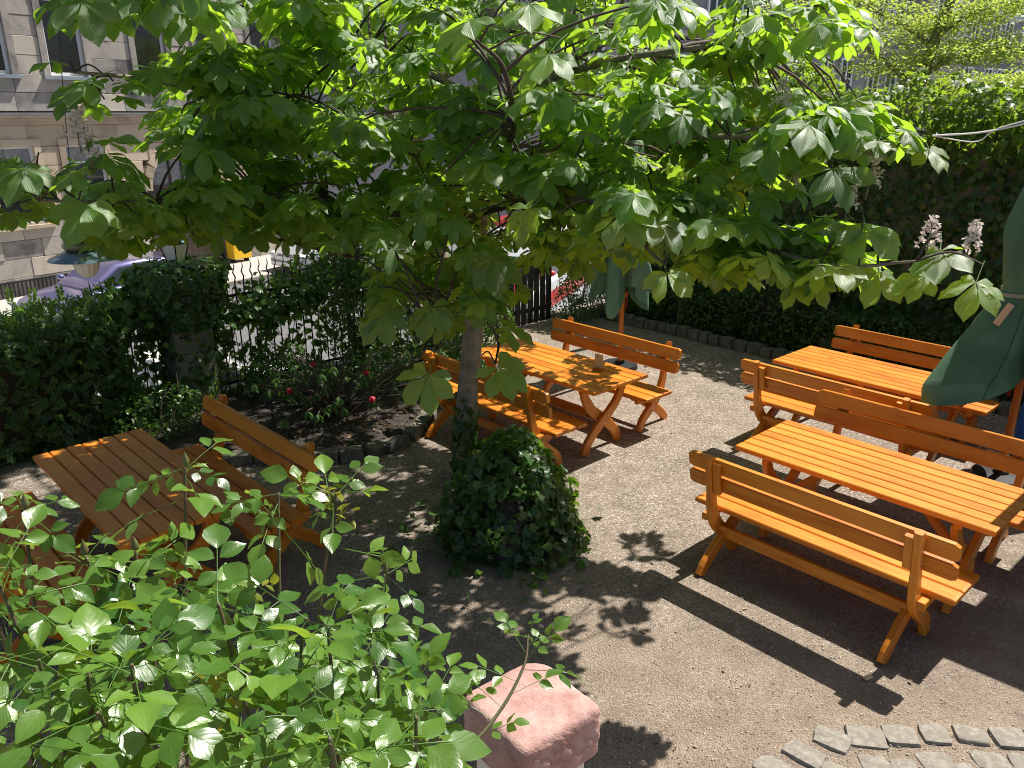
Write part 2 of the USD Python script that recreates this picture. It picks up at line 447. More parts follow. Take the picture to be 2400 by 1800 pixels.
stone("sandstone", [(0.2, (0.14, 0.13, 0.125)), (0.42, (0.34, 0.31, 0.28)), (0.62, (0.45, 0.40, 0.345)), (0.85, (0.56, 0.49, 0.40))], scale=1.1)
stone("sandstone_warm", [(0.2, (0.30, 0.24, 0.18)), (0.5, (0.52, 0.42, 0.31)), (0.85, (0.62, 0.52, 0.39))], scale=1.3)
stone("granite", [(0.2, (0.20, 0.18, 0.15)), (0.5, (0.335, 0.31, 0.27)), (0.8, (0.45, 0.425, 0.385))], scale=22, bump=0.006, bscale=55)
stone("edging_stone", [(0.2, (0.10, 0.095, 0.078)), (0.5, (0.23, 0.21, 0.17)), (0.8, (0.38, 0.345, 0.29))], scale=12, bump=0.01, bscale=40)

# gravel: stones of a few millimetres in several tones, and dustier ground near the camera
mat("gravel", {"g": ("geometry", {}), "v": ("voronoi_texture", {"scale": 86, "randomness": 1.0}), "v2": ("voronoi_texture", {"scale": 210, "randomness": 1.0}), "sc": ("separate_color", {}),
               "r": ("rgb_ramp", {"ramp": [(0.0, (0.12, 0.095, 0.075)), (0.3, (0.225, 0.184, 0.147)), (0.6, (0.295, 0.245, 0.20)), (0.85, (0.40, 0.34, 0.285)), (1.0, (0.70, 0.62, 0.54))]}),
               "n": ("noise_texture", {"scale": 1.3, "detail": 5, "roughness": 0.6}), "nr": ("rgb_ramp", {"ramp": [(0.42, (0, 0, 0)), (0.62, (1, 1, 1))]}),
               "sx": ("separate_xyz", {}), "mr": ("map_range", {"from_min": 6.8, "from_max": 3.8, "to_min": 0.05, "to_max": 0.68, "clamp": True}), "dm": ("math", {"math_type": "multiply_add", "value2": 0.35}),
               "n3": ("noise_texture", {"scale": 60, "detail": 4}), "dr": ("rgb_ramp", {"ramp": [(0.3, (0.205, 0.158, 0.118)), (0.7, (0.33, 0.265, 0.203))]}), "mx": ("mix", {}), "n5": ("noise_texture", {"scale": 2.7, "detail": 6, "roughness": 0.7}), "r5": ("rgb_ramp", {"ramp": [(0.3, (0.72, 0.70, 0.68)), (0.65, (1.12, 1.12, 1.12))]}), "m5": ("mix", {"mix_type": "multiply", "fac": 1.0}),
               "h": ("math", {"math_type": "multiply_add", "value2": 0.5}), "b": ("bump", {"strength": 1.0, "distance": 0.010, "invert": True}), "p": ("principled_bsdf", {"roughness": 0.85, "specular_ior_level": 0.3})},
    [("g.position", "v.vector"), ("g.position", "v2.vector"), ("g.position", "n.vector"), ("g.position", "n3.vector"), ("g.position", "sx.vector"), ("v.color", "sc.color"), ("sc.r", "r.fac"), ("n.fac", "nr.fac"), ("nr.color", "dm.value1"), ("sx.y", "mr.value"), ("mr.result", "dm.value3"),
     ("n3.fac", "dr.fac"), ("dm.value", "mx.fac"), ("r.color", "mx.color1"), ("dr.color", "mx.color2"), ("g.position", "n5.vector"), ("n5.fac", "r5.fac"), ("mx.color", "m5.color1"), ("r5.color", "m5.color2"), ("m5.color", "p.base_color"), ("v2.distance", "h.value1"), ("v.distance", "h.value3"), ("h.value", "b.height"), ("b.normal", "p.normal")], "p.BSDF")
mat("pebble", {"a": ("attribute", {"attribute": "tone"}), "r": ("rgb_ramp", {"ramp": [(0.0, (0.13, 0.115, 0.10)), (0.5, (0.36, 0.32, 0.28)), (1.0, (0.66, 0.62, 0.57))]}), "p": ("principled_bsdf", {"roughness": 0.8})}, [("a.fac", "r.fac"), ("r.color", "p.base_color")], "p.BSDF")

# ------------------------------------------------------------------ leaf templates (v, f, uv)


def blade(nt, nw, width, droop, fold, tip=0.12, obovate=0.62, wave=0.0, ph=0.0, e0=1.15, e1=0.62):
    """one leaflet along +x of length 1; uv = (along, across from -1 to 1)"""
    ts = np.linspace(0, 1, nt + 1)
    V, UV = [], []
    for t in ts:
        a = obovate
        s = t / a if t < a else 1 - (t - a) / (1 - a)
        w = width * (math.sin(s * math.pi / 2) ** (e0 if t < a else e1)) * 0.5
        if t > 1 - tip:
            w = min(w, width * 0.5 * (1 - t) / tip * 0.42 + 0.004)
        for u in np.linspace(-1, 1, 2 * nw + 1):
            V.append((t - 0.10 * droop * t * t, u * w, -droop * t * t + fold * abs(u) * w + wave * math.sin(t * 9 + ph + 3 * u) * w))
            UV.append((t, u))
    k = 2 * nw + 1
    F = []
    for i in range(nt):
        for j in range(2 * nw):
            a = i * k + j
            F += [(a, a + k, a + k + 1), (a, a + k + 1, a + 1)]
    return np.array(V), np.array(F), np.array(UV)


def join(parts):
    V, F, U, n = [], [], [], 0
    for v, f, u in parts:
        V.append(v)
        F.append(f + n)
        U.append(u)
        n += len(v)
    return np.vstack(V), np.vstack(F), np.vstack(U)


def turn(tm, yaw=0, pitch=0, roll=0, scale=1.0, off=(0, 0, 0)):
    v, f, u = tm
    cr, sr = math.cos(roll), math.sin(roll)
    v = v @ np.array([[1, 0, 0], [0, cr, -sr], [0, sr, cr]]).T
    c, s = math.cos(pitch), math.sin(pitch)
    v = v @ np.array([[c, 0, s], [0, 1, 0], [-s, 0, c]]).T
    c, s = math.cos(yaw), math.sin(yaw)
    v = v @ np.array([[c, -s, 0], [s, c, 0], [0, 0, 1]]).T
    return v * scale + off, f, u


def stalk(p0, p1, r=0.012):
    mb = tube([p0, (np.asarray(p0) + p1) / 2 + [0, 0, 0.03], p1], [r, r * 0.8, r * 0.7], 3, caps=False)
    v, f, u, t = mb.data()
    return v, f, np.zeros((len(v), 2)) + [0.5, 0.0]


def palmate(r, nt=5, nw=1):
    """chestnut leaf: 5 to 7 leaflets from one point, leaflet length about 1, stalk behind"""
    n = r.choice([6, 7, 7])
    spread = math.radians(126 if n > 6 else 112)
    out = []
    for i in range(n):
        a = -spread + 2 * spread * i / (n - 1) + r.normal() * 0.06
        sz = 1.0 - 0.42 * (abs(a) / math.pi * 1.6) ** 1.5
        out.append(turn(blade(nt, nw, 0.47 * r.uniform(0.9, 1.12), r.uniform(0.04, 0.36), r.uniform(-0.05, 0.4), wave=0.13, ph=r.uniform(0, 6), obovate=0.66, e0=1.45), a, r.uniform(-0.12, 0.28), r.normal() * 0.22, sz * r.uniform(0.92, 1.06)))
    out.append(stalk(np.array([0, 0, 0.0]), np.array([-0.75, 0, 0.05]), 0.011))
    return join(out)


def rose_compound(r, n=5, nt=5, nw=2):
    out = []
    L = 2.0
    for i in range(n):
        k = (i + 1) // 2
        x = L - 0.05 if i == 0 else L - 0.2 - 0.8 * (k - 0.75)
        y = 0 if i == 0 else (1 if i % 2 else -1)
        z = -0.06 * (x / L) ** 2
        out.append(turn(blade(nt, nw, 0.66 * r.uniform(0.9, 1.15), r.uniform(0.05, 0.32), r.uniform(-0.1, 0.45), tip=0.03, obovate=0.40, e1=1.0, wave=0.10, ph=r.uniform(0, 6)), y * r.uniform(0.85, 1.25), r.uniform(-0.1, 0.4), r.normal() * 0.25, (1.12 if i == 0 else 0.95 - 0.1 * k) * r.uniform(0.85, 1.1), (x, y * 0.07, z)))
    out.append(stalk(np.array([L, 0, -0.06]), np.array([0, 0, 0]), 0.022))
    return join(out)


def ivy_tmpl(r):
    """five-lobed ivy leaf folded along the midrib"""
    pts = np.array([(0, 0), (0.02, 0.42), (0.28, 0.30), (0.38, 0.52), (0.62, 0.26), (1.0, 0.0)], float)
    V = [(x, y, 0.22 * y * r.uniform(0.3, 1) - 0.22 * x * x) for x, y in pts] + [(x, -y, 0.22 * y * r.uniform(0.3, 1) - 0.22 * x * x) for x, y in pts[1:-1]]
    V.append((0.4, 0, -0.03))
    F = []
    up = [0, 1, 2, 3, 4, 5]
    dn = [0, 6, 7, 8, 9, 5]
    for i in range(5):
        F.append((10, up[i + 1], up[i]))
        F.append((10, dn[i], dn[i + 1]))
    V = np.array(V)
    return V - [0.1, 0, 0], np.array(F)[:, ::-1], V[:, :2].copy()


def oval_tmpl(w=0.55, fold=0.3, droop=0.15, nt=3):
    return blade(nt, 1, w, droop, fold, tip=0.01, obovate=0.5)


def diamond(w):
    return np.array([(0, 0, 0), (0.45, -w * 0.5, 0.02), (1, 0, -0.05), (0.45, w * 0.5, 0.02)], float), np.array([(0, 1, 2), (0, 2, 3)]), np.array([(0, 0), (0.45, -1), (1, 0), (0.45, 1)], float)


def sprig_tmpl(r, n=7, w=0.42, L=0.36):
    """a yew shoot: flat needles along a twig of length 1"""
    out = []
    for i in range(n):
        t = (i + 1) / n
        for s in (-1, 1):
            out.append(turn(diamond(w), s * r.uniform(0.6, 1.0), r.uniform(-0.3, 0.3), 0, L * r.uniform(0.8, 1.1), (t, 0, 0.03 * math.sin(7 * t))))
    return join(out)


def upright(n, r, tilt=0.5):
    a = r.uniform(0, 2 * np.pi, n)
    N = nrm(np.stack([np.zeros(n), np.zeros(n), np.ones(n)], 1) + tilt * r.normal(size=(n, 3)))
    A = np.stack([np.cos(a), np.sin(a), np.full(n, -0.25)], 1)
    return axes(N, A)


def facing(nrml, n, r, spread=0.5, hang=-0.8):
    """leaves lying on a surface with normal nrml (n x 3), tips hanging down"""
    N = nrm(nrml + spread * r.normal(size=(n, 3)) + [0, 0, 0.35])
    A = r.normal(size=(n, 3)) * 0.6 + [0, 0, hang]
    return axes(N, A)

# ------------------------------------------------------------------ the place: garden frame (u along the tables, v towards the ivy wall)
TH = -0.83
GO = np.array([2.80, 8.07])
GD, GN = np.array([math.cos(TH), math.sin(TH)]), np.array([-math.sin(TH), math.cos(TH)])
GD3, GN3 = np.append(GD, 0), np.append(GN, 0)
UP = np.array([0, 0, 1.0])


def G(u, v, z=0.0):
    p = GO + GD * u + GN * v
    return np.array([p[0], p[1], z])


def Gs(u, v, z):
    u, v, z = np.broadcast_arrays(u, v, z)
    return np.stack([GO[0] + GD[0] * u + GN[0] * v, GO[1] + GD[1] * u + GN[1] * v, z], -1).astype(float)


STREET, PAVE = -1.52, -1.40
# street frame: facade line, out = towards the garden
FE, FN = np.array([0.5801, 0.8145, 0]), np.array([0.8145, -0.5801, 0])
FO = np.array([-13.08, 20.86, 0.0])


def Fp(s, dep, z):
    return FO + FE * s + FN * dep + UP * z


def sheet(corners, mb=None):
    mb = mb or MB()
    c = np.array(corners, float)
    f = [(0, i + 1, i + 2) for i in range(len(c) - 2)]
    nz = np.cross(c[1] - c[0], c[2] - c[0])[2]
    f = np.array(f) if nz > 0 else np.array(f)[:, ::-1]
    return mb.add(c, f)


tag(obj("ground", sheet([(-900, -900, -1.62), (900, -900, -1.62), (900, 900, -1.62), (-900, 900, -1.62)]), "asphalt"), kind="structure")
tag(obj("road", sheet([Fp(-60, 2.97, STREET), Fp(90, 2.97, STREET), Fp(90, 26, STREET), Fp(-60, 26, STREET)]), "asphalt"), kind="structure")
pv = MB()
frame_box(FO, FE, FN, (-60, -0.3, -1.6), (90, 2.84, PAVE), pv)
pave = tag(obj("pavement", pv, "pavement_slab"), kind="structure")
for i in range(46):
    frame_box_mb = frame_box(FO, FE, FN, (-6 + i * 1.0, 2.842, -1.6), (-6 + i * 1.0 + 0.985, 2.97, PAVE + 0.004), MB())
    obj("kerb_stone", frame_box_mb, "concrete", pave)

# gravel court: one gently uneven sheet on a raised terrace
nu, nv = 150, 160
uu, vv = np.meshgrid(np.linspace(-5.05, 9.0, nu), np.linspace(-12.0, 4.6, nv), indexing="ij")
P = Gs(uu, vv, 0)
P[..., 2] = 0.022 * (meshkit.fbm(P * [0.9, 0.9, 0] + 31.3, 4) - 0.5) - 0.004
ii, jj = np.meshgrid(np.arange(nu - 1), np.arange(nv - 1), indexing="ij")
q = np.stack([ii * nv + jj, (ii + 1) * nv + jj, (ii + 1) * nv + jj + 1, ii * nv + jj + 1], -1).reshape(-1, 4)
tag(obj("gravel_ground", MB().add(P.reshape(-1, 3), q), "gravel", smooth=True), kind="structure")
rw = MB()
frame_box(np.append(GO, 0), GD3, GN3, (-5.25, -12, -1.62), (-5.05, 4.6, 0.03), rw)
rwall = tag(obj("retaining_wall", rw, "concrete"), kind="structure")

# loose pebbles and twigs on the gravel
tp = trimesh.creation.icosphere(0)
tpl = (np.array(tp.vertices) * [1, 0.75, 0.5], np.array(tp.faces), np.zeros((len(tp.vertices), 2)))
N = 7500
gx = np.stack([rng.uniform(-200, 2600, N), 900 + 900 * rng.uniform(0.0, 1, N) ** 1.0], 1)
pos = np.array([ground(a, b) for a, b in gx])
an = rng.uniform(0, 6.28, N)
X = np.stack([np.cos(an), np.sin(an), 0 * an], 1)
mb = scatter(MB(), tpl, pos + [0, 0, 0.001], X, np.cross(UP, X), np.tile(UP, (N, 1)), 0.0035 + 0.0035 * rng.random(N) ** 2.5, rng.random(N))
tag(obj("loose_pebbles", mb, "pebble"), "loose pale pebbles scattered over the gravel court", "pebbles", kind="stuff")
mb = MB()
for i in range(170):
    p = ground(rng.uniform(900, 2400), rng.uniform(1000, 1790)) + [0, 0, 0.006]
    a = rng.uniform(0, 6.28)
    L = rng.uniform(0.02, 0.07)
    tube([p, p + L * 0.5 * np.array([math.cos(a), math.sin(a), 0.05]), p + L * np.array([math.cos(a + 0.3), math.sin(a + 0.3), 0])], 0.0011, 3, mb, rng.random())
tag(obj("ground_litter", mb, "twig"), "tiny dry stalks and twigs lying on the gravel", "litter", kind="stuff")

n = 420
p = np.array([ground(rng.uniform(700, 2400), rng.uniform(850, 1790)) for _ in range(n)]) + [0, 0, 0.006]
_o = oval_tmpl(0.6, 0.4, 0.3, 3)
tag(obj("fallen_petals", scatter(MB(), _o, p, *upright(n, rng, 0.4), rng.uniform(0.008, 0.02, n) * rng.choice([1, 1, 1, 2.2], n), rng.random(n)), "dry_petal"), "small dry petals and leaf scraps scattered over the gravel", "litter", kind="stuff")

# ------------------------------------------------------------------ sandstone house across the street
fb = thing("sandstone_house", "sandstone block town house across the street with white framed windows and moulded band", "house", FO, 0)
EX, EY = FE, FN
Z0 = np.zeros(3)


def fbox(lo, hi, mb=None, tone=0.5):
    return frame_box(Z0, EX, EY, lo, hi, mb or MB(), tone)


SL = -4.0
obj("wall", fbox((SL, -8, -1.6), (75, -0.24, 13.0)), "sandstone", fb)
upper = [(-0.29, 0.69), (1.64, 2.62), (4.1, 5.05), (6.08, 7.05), (8.05, 8.97), (10.1, 11.05), (12.1, 13.05), (14.1, 15.05), (16.1, 17.05), (18.5, 19.5), (21, 22), (23.5, 24.5), (26, 27)]
lower = [(-0.25, 0.87), (1.67, 2.75), (8.0, 9.13), (10.15, 11.2), (12.3, 13.55), (14.6, 15.7), (16.9, 18.0), (19.4, 20.5), (22, 23.1), (24.5, 25.6)]
upper += [(28.5 + 2.45 * i, 29.5 + 2.45 * i) for i in range(13)]
lower += [(27.0 + 2.5 * i, 28.1 + 2.5 * i) for i in range(13)]
openings = [(a, b, 4.2, 6.08) for a, b in upper] + [(a, b, 0.45, 2.45) for a, b in lower] + [(4.0, 6.35, -1.42, 2.0)]
MARG = 0.17
far = MB()


def wall_block(s0, s1, z0, z1, warm):
    if s1 - s0 < 0.06:
        return
    pr = rng.uniform(-0.012, 0.014)
    t = np.clip(rng.normal(0.5, 0.26), 0, 1)
    b = bar([EX * (s0 + 0.005) + UP * (z0 + z1) / 2 + EY * (-0.12 + pr), EX * (s1 - 0.005) + UP * (z0 + z1) / 2 + EY * (-0.12 + pr)], EY, z1 - z0 - 0.010, 0.24, 0.008, MB(), t)
    if s0 > 9.5 or s1 < -1.8 or z1 > 7.3:
        v, f, uv, tt = b.data()
        (far_w if warm else far).add(v, f, uv, tt)
    else:
        obj("stone_block", b, "sandstone_warm" if warm else "sandstone", fb)


far_w = MB()
courses = [(-1.40, -0.92), (-0.92, -0.42), (-0.42, 0.06), (0.06, 0.5), (0.5, 0.97), (0.97, 1.45), (1.45, 1.93), (1.93, 2.42), (2.42, 2.96), (3.30, 3.76), (3.76, 4.2), (4.2, 4.66), (4.66, 5.12), (5.12, 5.6), (5.6, 6.08), (6.08, 6.52), (6.52, 6.95), (6.95, 7.4), (7.4, 8.2), (8.2, 9.0)]
for ci, (z0, z1) in enumerate(courses):
    cuts = sorted((a - MARG, b + MARG) for a, b, c, d in openings if min(z1, d + 0.16) - max(z0, c - 0.1) > 0.5 * (z1 - z0))
    x = -3.9
    spans = []
    for a, b in cuts:
        if a > x:
            spans.append((x, a))
        x = max(x, b)
    spans.append((x, 60))
    for a, b in spans:
        x = a
        first = True
        while x < b - 1e-6:
            L = rng.uniform(0.7, 1.25) * (0.55 if first and ci % 2 else 1)
            first = False
            e = x + L if b - (x + L) > 0.35 else b
            wall_block(x, e, z0, z1, 0.5 < z1 < 3.0)
            x = e
obj("stone_course", far, "sandstone", fb, kind="stuff")
obj("stone_course", far_w, "sandstone_warm", fb, kind="stuff")
# moulded band with a metal top
band = MB()
for z0, z1, d in ((2.96, 3.04, 0.05), (3.042, 3.13, 0.10), (3.132, 3.235, 0.17)):
    fbox((-3.9, -0.2, z0), (60, d, z1), band)
obj("cornice", band, "sandstone_warm", fb)
obj("cornice_flashing", fbox((-3.9, -0.2, 3.237), (60, 0.19, 3.262)), "zinc", fb)


def house_window(a, b, z0, z1, kind):
    sur = MB()
    fbox((a - MARG + 0.005, -0.2, z0 - 0.02), (a, 0.035, z1 + 0.001), sur, rng.random())
    fbox((b, -0.2, z0 - 0.02), (b + MARG - 0.005, 0.035, z1 + 0.001), sur, rng.random())
    fbox((a - MARG + 0.005, -0.2, z1 + 0.003), (b + MARG - 0.005, 0.045, z1 + 0.155), sur, rng.random())
    obj("window_surround", sur, "sandstone_warm" if z1 < 3 else "sandstone", fb)
    fr = MB()
    w = 0.075
    y0, y1 = -0.17, -0.09
    for lo, hi in (((a, y0, z0), (a + w, y1, z1)), ((b - w, y0, z0), (b, y1, z1)), ((a + w, y0, z0), (b - w, y1, z0 + w)), ((a + w, y0, z1 - w), (b - w, y1, z1))):
        fbox(lo, hi, fr)
    if kind in ("plain", "lace"):
        m = (a + b) / 2
        zt = z1 - 0.52
        if kind == "lace":
            fbox((a + w, y0, zt), (b - w, y1 - 0.004, zt + 0.06), fr)
    p = obj("window", fr, "white_frame", fb)
    if kind == "shutter":
        sh = MB()
        k = int((z1 - z0 - 2 * w) / 0.055)
        for i in range(k):
            zz = z0 + w + i * 0.055
            fbox((a + w, -0.155, zz), (b - w, -0.135 + 0.01 * (i % 2), zz + 0.05), sh)
        obj("shutter", sh, "shutter", p)
    elif kind == "lace":
        obj("pane", fbox((a + w, -0.14, z0 + w), (b - w, -0.132, zt)), "dark_pane", p)
        obj("upper_pane", fbox((a + w, -0.14, zt + 0.06), (b - w, -0.132, z1 - w)), "lace", p)
    else:
        obj("pane", fbox((a + w, -0.14, z0 + w), (b - w, -0.132, z1 - w)), "dark_pane", p)
    obj("sill", fbox((a - 0.2, -0.1, z0 - 0.11), (b + 0.2, 0.12, z0 - 0.022)), "zinc" if z0 > 3 else "sandstone_warm", p)


for a, b in upper:
    house_window(a, b, 4.2, 6.08, "plain")
for i, (a, b) in enumerate(lower):
    house_window(a, b, 0.45, 2.45, "lace" if i < 2 else "shutter" if i in (2, 4, 7) else "plain")
# arched gate
ar = MB()
r0 = 1.175
for i in range(11):
    a0, a1 = math.pi * i / 11, math.pi * (i + 1) / 11
    c = np.array([5.175, 0, 1.05])
    pts = []
    for a in (a0 + 0.012, (a0 + a1) / 2, a1 - 0.012):
        pts.append(EX * (c[0] + (r0 + 0.13) * math.cos(a)) + UP * (c[2] + (r0 + 0.13) * math.sin(a)) + EY * -0.06)
    vb = bar(pts, EY, 0.27, 0.24, 0.008, MB(), rng.random())
    obj("arch_stone", vb, "sandstone_warm", fb)
dm = MB()
for i in range(10):
    s0 = 4.02 + i * 0.232
    fbox((s0, -0.22, -1.4), (s0 + 0.224, -0.185, 1.15), dm, rng.random())
gate = obj("gate", dm, "dark_wood", fb)
arcv = [EX * (5.175 + 1.14 * math.cos(a)) + UP * (1.15 + 1.02 * math.sin(a)) + EY * -0.2 for a in np.linspace(0, math.pi, 16)]
obj("fanlight", MB().add(np.array(arcv), [(0, i, i + 1) for i in range(1, 15)]), "lace", gate)
fm = MB()
bar(spline([EX * (5.175 + 1.12 * math.cos(a)) + UP * (1.15 + 1.0 * math.sin(a)) + EY * -0.17 for a in np.linspace(0.02, math.pi - 0.02, 9)], 18), EY, 0.08, 0.05, 0.004, fm)
for s in (4.75, 5.175, 5.6):
    fbox((s - 0.025, -0.19, 1.16), (s + 0.025, -0.15, 2.1 - 0.35 * abs(s - 5.175)), fm)
fbox((4.05, -0.19, 1.1), (6.3, -0.14, 1.18), fm)
obj("fanlight_frame", fm, "dark_wood", gate)
# barred cellar opening low in the wall
cg = MB()
fbox((-1.2, 0.0, -1.02), (1.15, 0.03, -0.98), cg)
for i in range(22):
    fbox((-1.15 + i * 0.105, 0.003, -1.38), (-1.15 + i * 0.105 + 0.03, 0.027, -1.02), cg)
obj("cellar_grille", cg, "iron", fb)

# ------------------------------------------------------------------ grey apartment house far behind the hedge
bo = at(2080, 130, 56)
bo[2] = 0
BX, BY = np.array([0.80, 0.60, 0]), np.array([0.60, -0.80, 0])
ab = thing("apartment_house", "grey apartment house far behind the hedge with rows of narrow windows and a bay", "apartment building", bo, 0)


def bbox(lo, hi, mb=None, tone=0.5):
    return frame_box(Z0, BX, BY, lo, hi, mb or MB(), tone)


obj("wall", bbox((-45, -10, -1.6), (45, 0, 17)), "far_wall", ab)
obj("bay", bbox((2.2, 0.004, 5.2), (7.0, 1.0, 14)), "far_trim", ab)
for z in (4.0, 7.6, 11.2):
    obj("string_course", bbox((-44, 0.004, z - 0.95), (44, 0.16, z - 0.72)), "far_trim", ab)
for zi, z in enumerate((0.6, 4.0, 7.6, 11.2)):
    for k in range(-11, 11):
        s = k * 2.45 + (0.5 if k % 2 else 0)
        dd = 1.0 if 2.0 < s < 6.9 and z > 5 else 0.0
        fr = MB()
        w, h = 1.25, 2.2
        for lo, hi in (((s, dd + 0.004, z), (s + 0.12, dd + 0.10, z + h)), ((s + w - 0.12, dd + 0.004, z), (s + w, dd + 0.10, z + h)), ((s + 0.12, dd + 0.004, z), (s + w - 0.12, dd + 0.10, z + 0.12)), ((s + 0.12, dd + 0.004, z + h - 0.12), (s + w - 0.12, dd + 0.10, z + h)), ((s + w / 2 - 0.05, dd + 0.004, z + 0.12), (s + w / 2 + 0.05, dd + 0.09, z + h - 0.12))):
            bbox(lo, hi, fr)
        p = obj("window", fr, "white_frame", ab)
        obj("pane", bbox((s + 0.12, dd + 0.004, z + 0.12), (s + w - 0.12, dd + 0.03, z + h - 0.12)), "dark_pane", p)

# ------------------------------------------------------------------ tables and benches
TL, TW, TZ = 1.88, 0.82, 0.76


def make_table(label, loc, rz):
    t = thing("table", label, "table", loc, rz, None)
    for i in range(7):
        y = -TW / 2 + 0.055 + i * (TW - 0.11) / 6
        obj("plank", bar([(-TL / 2, y, TZ - 0.02), (-TL / 2 + 0.012, y, TZ - 0.02), (TL / 2 - 0.012, y, TZ - 0.02), (TL / 2, y, TZ - 0.02)], (0, 1, 0), [0.034, 0.04, 0.04, 0.034], 0.1085, 0.006, None, rng.uniform(0.2, 0.8)), "larch", t)
    prof = [(-0.27, 0.665), (-0.24, 0.58), (-0.16, 0.46), (0.0, 0.33), (0.15, 0.21), (0.25, 0.10), (0.285, 0.0)]
    for e in (-1, 1):
        x = e * (TL / 2 - 0.235)
        for k, s in enumerate((1, -1)):
            xo = x + (k - 0.5) * 0.05
            pts = spline([(xo, s * a, b) for a, b in prof], 18)
            w = np.interp(np.linspace(0, 1, 18), [0, 0.5, 1], [0.085, 0.105, 0.095])
            lg = obj("leg", bar(pts, (1, 0, 0), w, 0.048, 0.007, None, rng.uniform(0.3, 0.6)), "larch", t)
        bm = MB()
        for by, bz in ((0.03, 0.36), (-0.02, 0.29)):
            tube([(x + e * 0.05, by, bz), (x + e * 0.055, by, bz)], 0.009, 8, bm)
        obj("bolt", bm, "steel", t)
        obj("cross_bar", bar([(x, -0.34, TZ - 0.07), (x, 0.34, TZ - 0.07)], (1, 0, 0), 0.058, 0.052, 0.006, None, 0.4), "larch", t)
        obj("brace", bar([(e * 0.62, 0.0, 0.34), (e * 0.26, 0.0, 0.70)], (0, 1, 0), 0.06, 0.044, 0.005, None, 0.4), "larch", t)
    sm = MB()
    for i in range(7):
        y = -TW / 2 + 0.055 + i * (TW - 0.11) / 6
        for e in (-1, 1):
            for q_ in (-0.025, 0.025):
                tube([(e * (TL / 2 - 0.235), y + q_, TZ - 0.002), (e * (TL / 2 - 0.235), y + q_, TZ + 0.0008)], 0.0045, 6, sm)
    obj("screws", sm, "iron", t, kind="stuff")
    obj("stretcher", bar([(-TL / 2 + 0.28, 0, 0.32), (TL / 2 - 0.28, 0, 0.32)], (0, 1, 0), 0.09, 0.042, 0.006, None, 0.45), "larch", t)
    obj("batten", bar([(0, -0.34, TZ - 0.06), (0, 0.34, TZ - 0.06)], (1, 0, 0), 0.04, 0.06, 0.006, None, 0.4), "larch", t)
    return t


def make_bench(label, loc, rz):
    """origin on the ground below the table's edge, y pointing away from the table"""
    t = thing("bench", label, "bench", loc, rz, None)
    BL = 1.88
    h = BL / 2
    for i in range(3):
        y = 0.045 + 0.07 + i * 0.147
        obj("seat_plank", bar([(-h, y, 0.44), (-h + 0.02, y, 0.44), (h - 0.02, y, 0.44), (h, y, 0.44)], (0, 1, 0), [0.032, 0.042, 0.042, 0.032], 0.135, 0.007, None, rng.uniform(0.2, 0.75)), "larch", t)
    sd = np.array([0, 0.978, -0.208])
    for yc, zc in ((0.585, 0.835), (0.555, 0.690)):
        obj("back_board", bar([(-h, yc, zc), (-h + 0.03, yc, zc), (h - 0.03, yc, zc), (h, yc, zc)], sd, [0.09, 0.125, 0.125, 0.09], 0.042, 0.007, None, rng.uniform(0.2, 0.75)), "larch", t)
    post = [(0.668, 0.925), (0.645, 0.84), (0.615, 0.71), (0.595, 0.60), (0.575, 0.50), (0.54, 0.40), (0.47, 0.30), (0.36, 0.20), (0.26, 0.11), (0.215, 0.0)]
    back = [(0.16, 0.395), (0.26, 0.35), (0.40, 0.27), (0.55, 0.18), (0.68, 0.08), (0.745, 0.0)]
    for e in (-1, 1):
        x = e * (h - 0.21)
        pts = spline([(x, a, b) for a, b in post], 24)
        w = np.interp(np.linspace(0, 1, 24), [0, 0.04, 0.3, 0.6, 1], [0.05, 0.066, 0.07, 0.105, 0.09])
        obj("back_post", bar(pts, (1, 0, 0), w, 0.052, 0.008, None, rng.uniform(0.35, 0.6)), "larch", t)
        pts = spline([(x - e * 0.054, a, b) for a, b in back], 16)
        obj("leg", bar(pts, (1, 0, 0), np.interp(np.linspace(0, 1, 16), [0, 0.4, 1], [0.08, 0.10, 0.085]), 0.05, 0.008, None, rng.uniform(0.35, 0.6)), "larch", t)
        obj("seat_bearer", bar([(x + e * 0.052, 0.075, 0.39), (x + e * 0.052, 0.575, 0.39)], (1, 0, 0), 0.056, 0.048, 0.005, None, 0.5), "larch", t)
        obj("cleat", bar([(x - e * 0.055, 0.597, 0.63), (x - e * 0.055, 0.647, 0.87)], (1, 0, 0), 0.035, 0.055, 0.004, None, 0.5), "larch", t)
        bm = MB()
        for by, bz in ((0.46, 0.30), (0.40, 0.23), (0.61, 0.70)):
            tube([(x + e * 0.024, by, bz), (x + e * 0.031, by, bz)], 0.008, 8, bm)
        obj("bolt", bm, "steel", t)
    obj("stretcher", bar([(-h + 0.23, 0.47, 0.27), (h - 0.23, 0.47, 0.27)], (0, 1, 0), 0.095, 0.036, 0.006, None, 0.45), "larch", t)
    return t


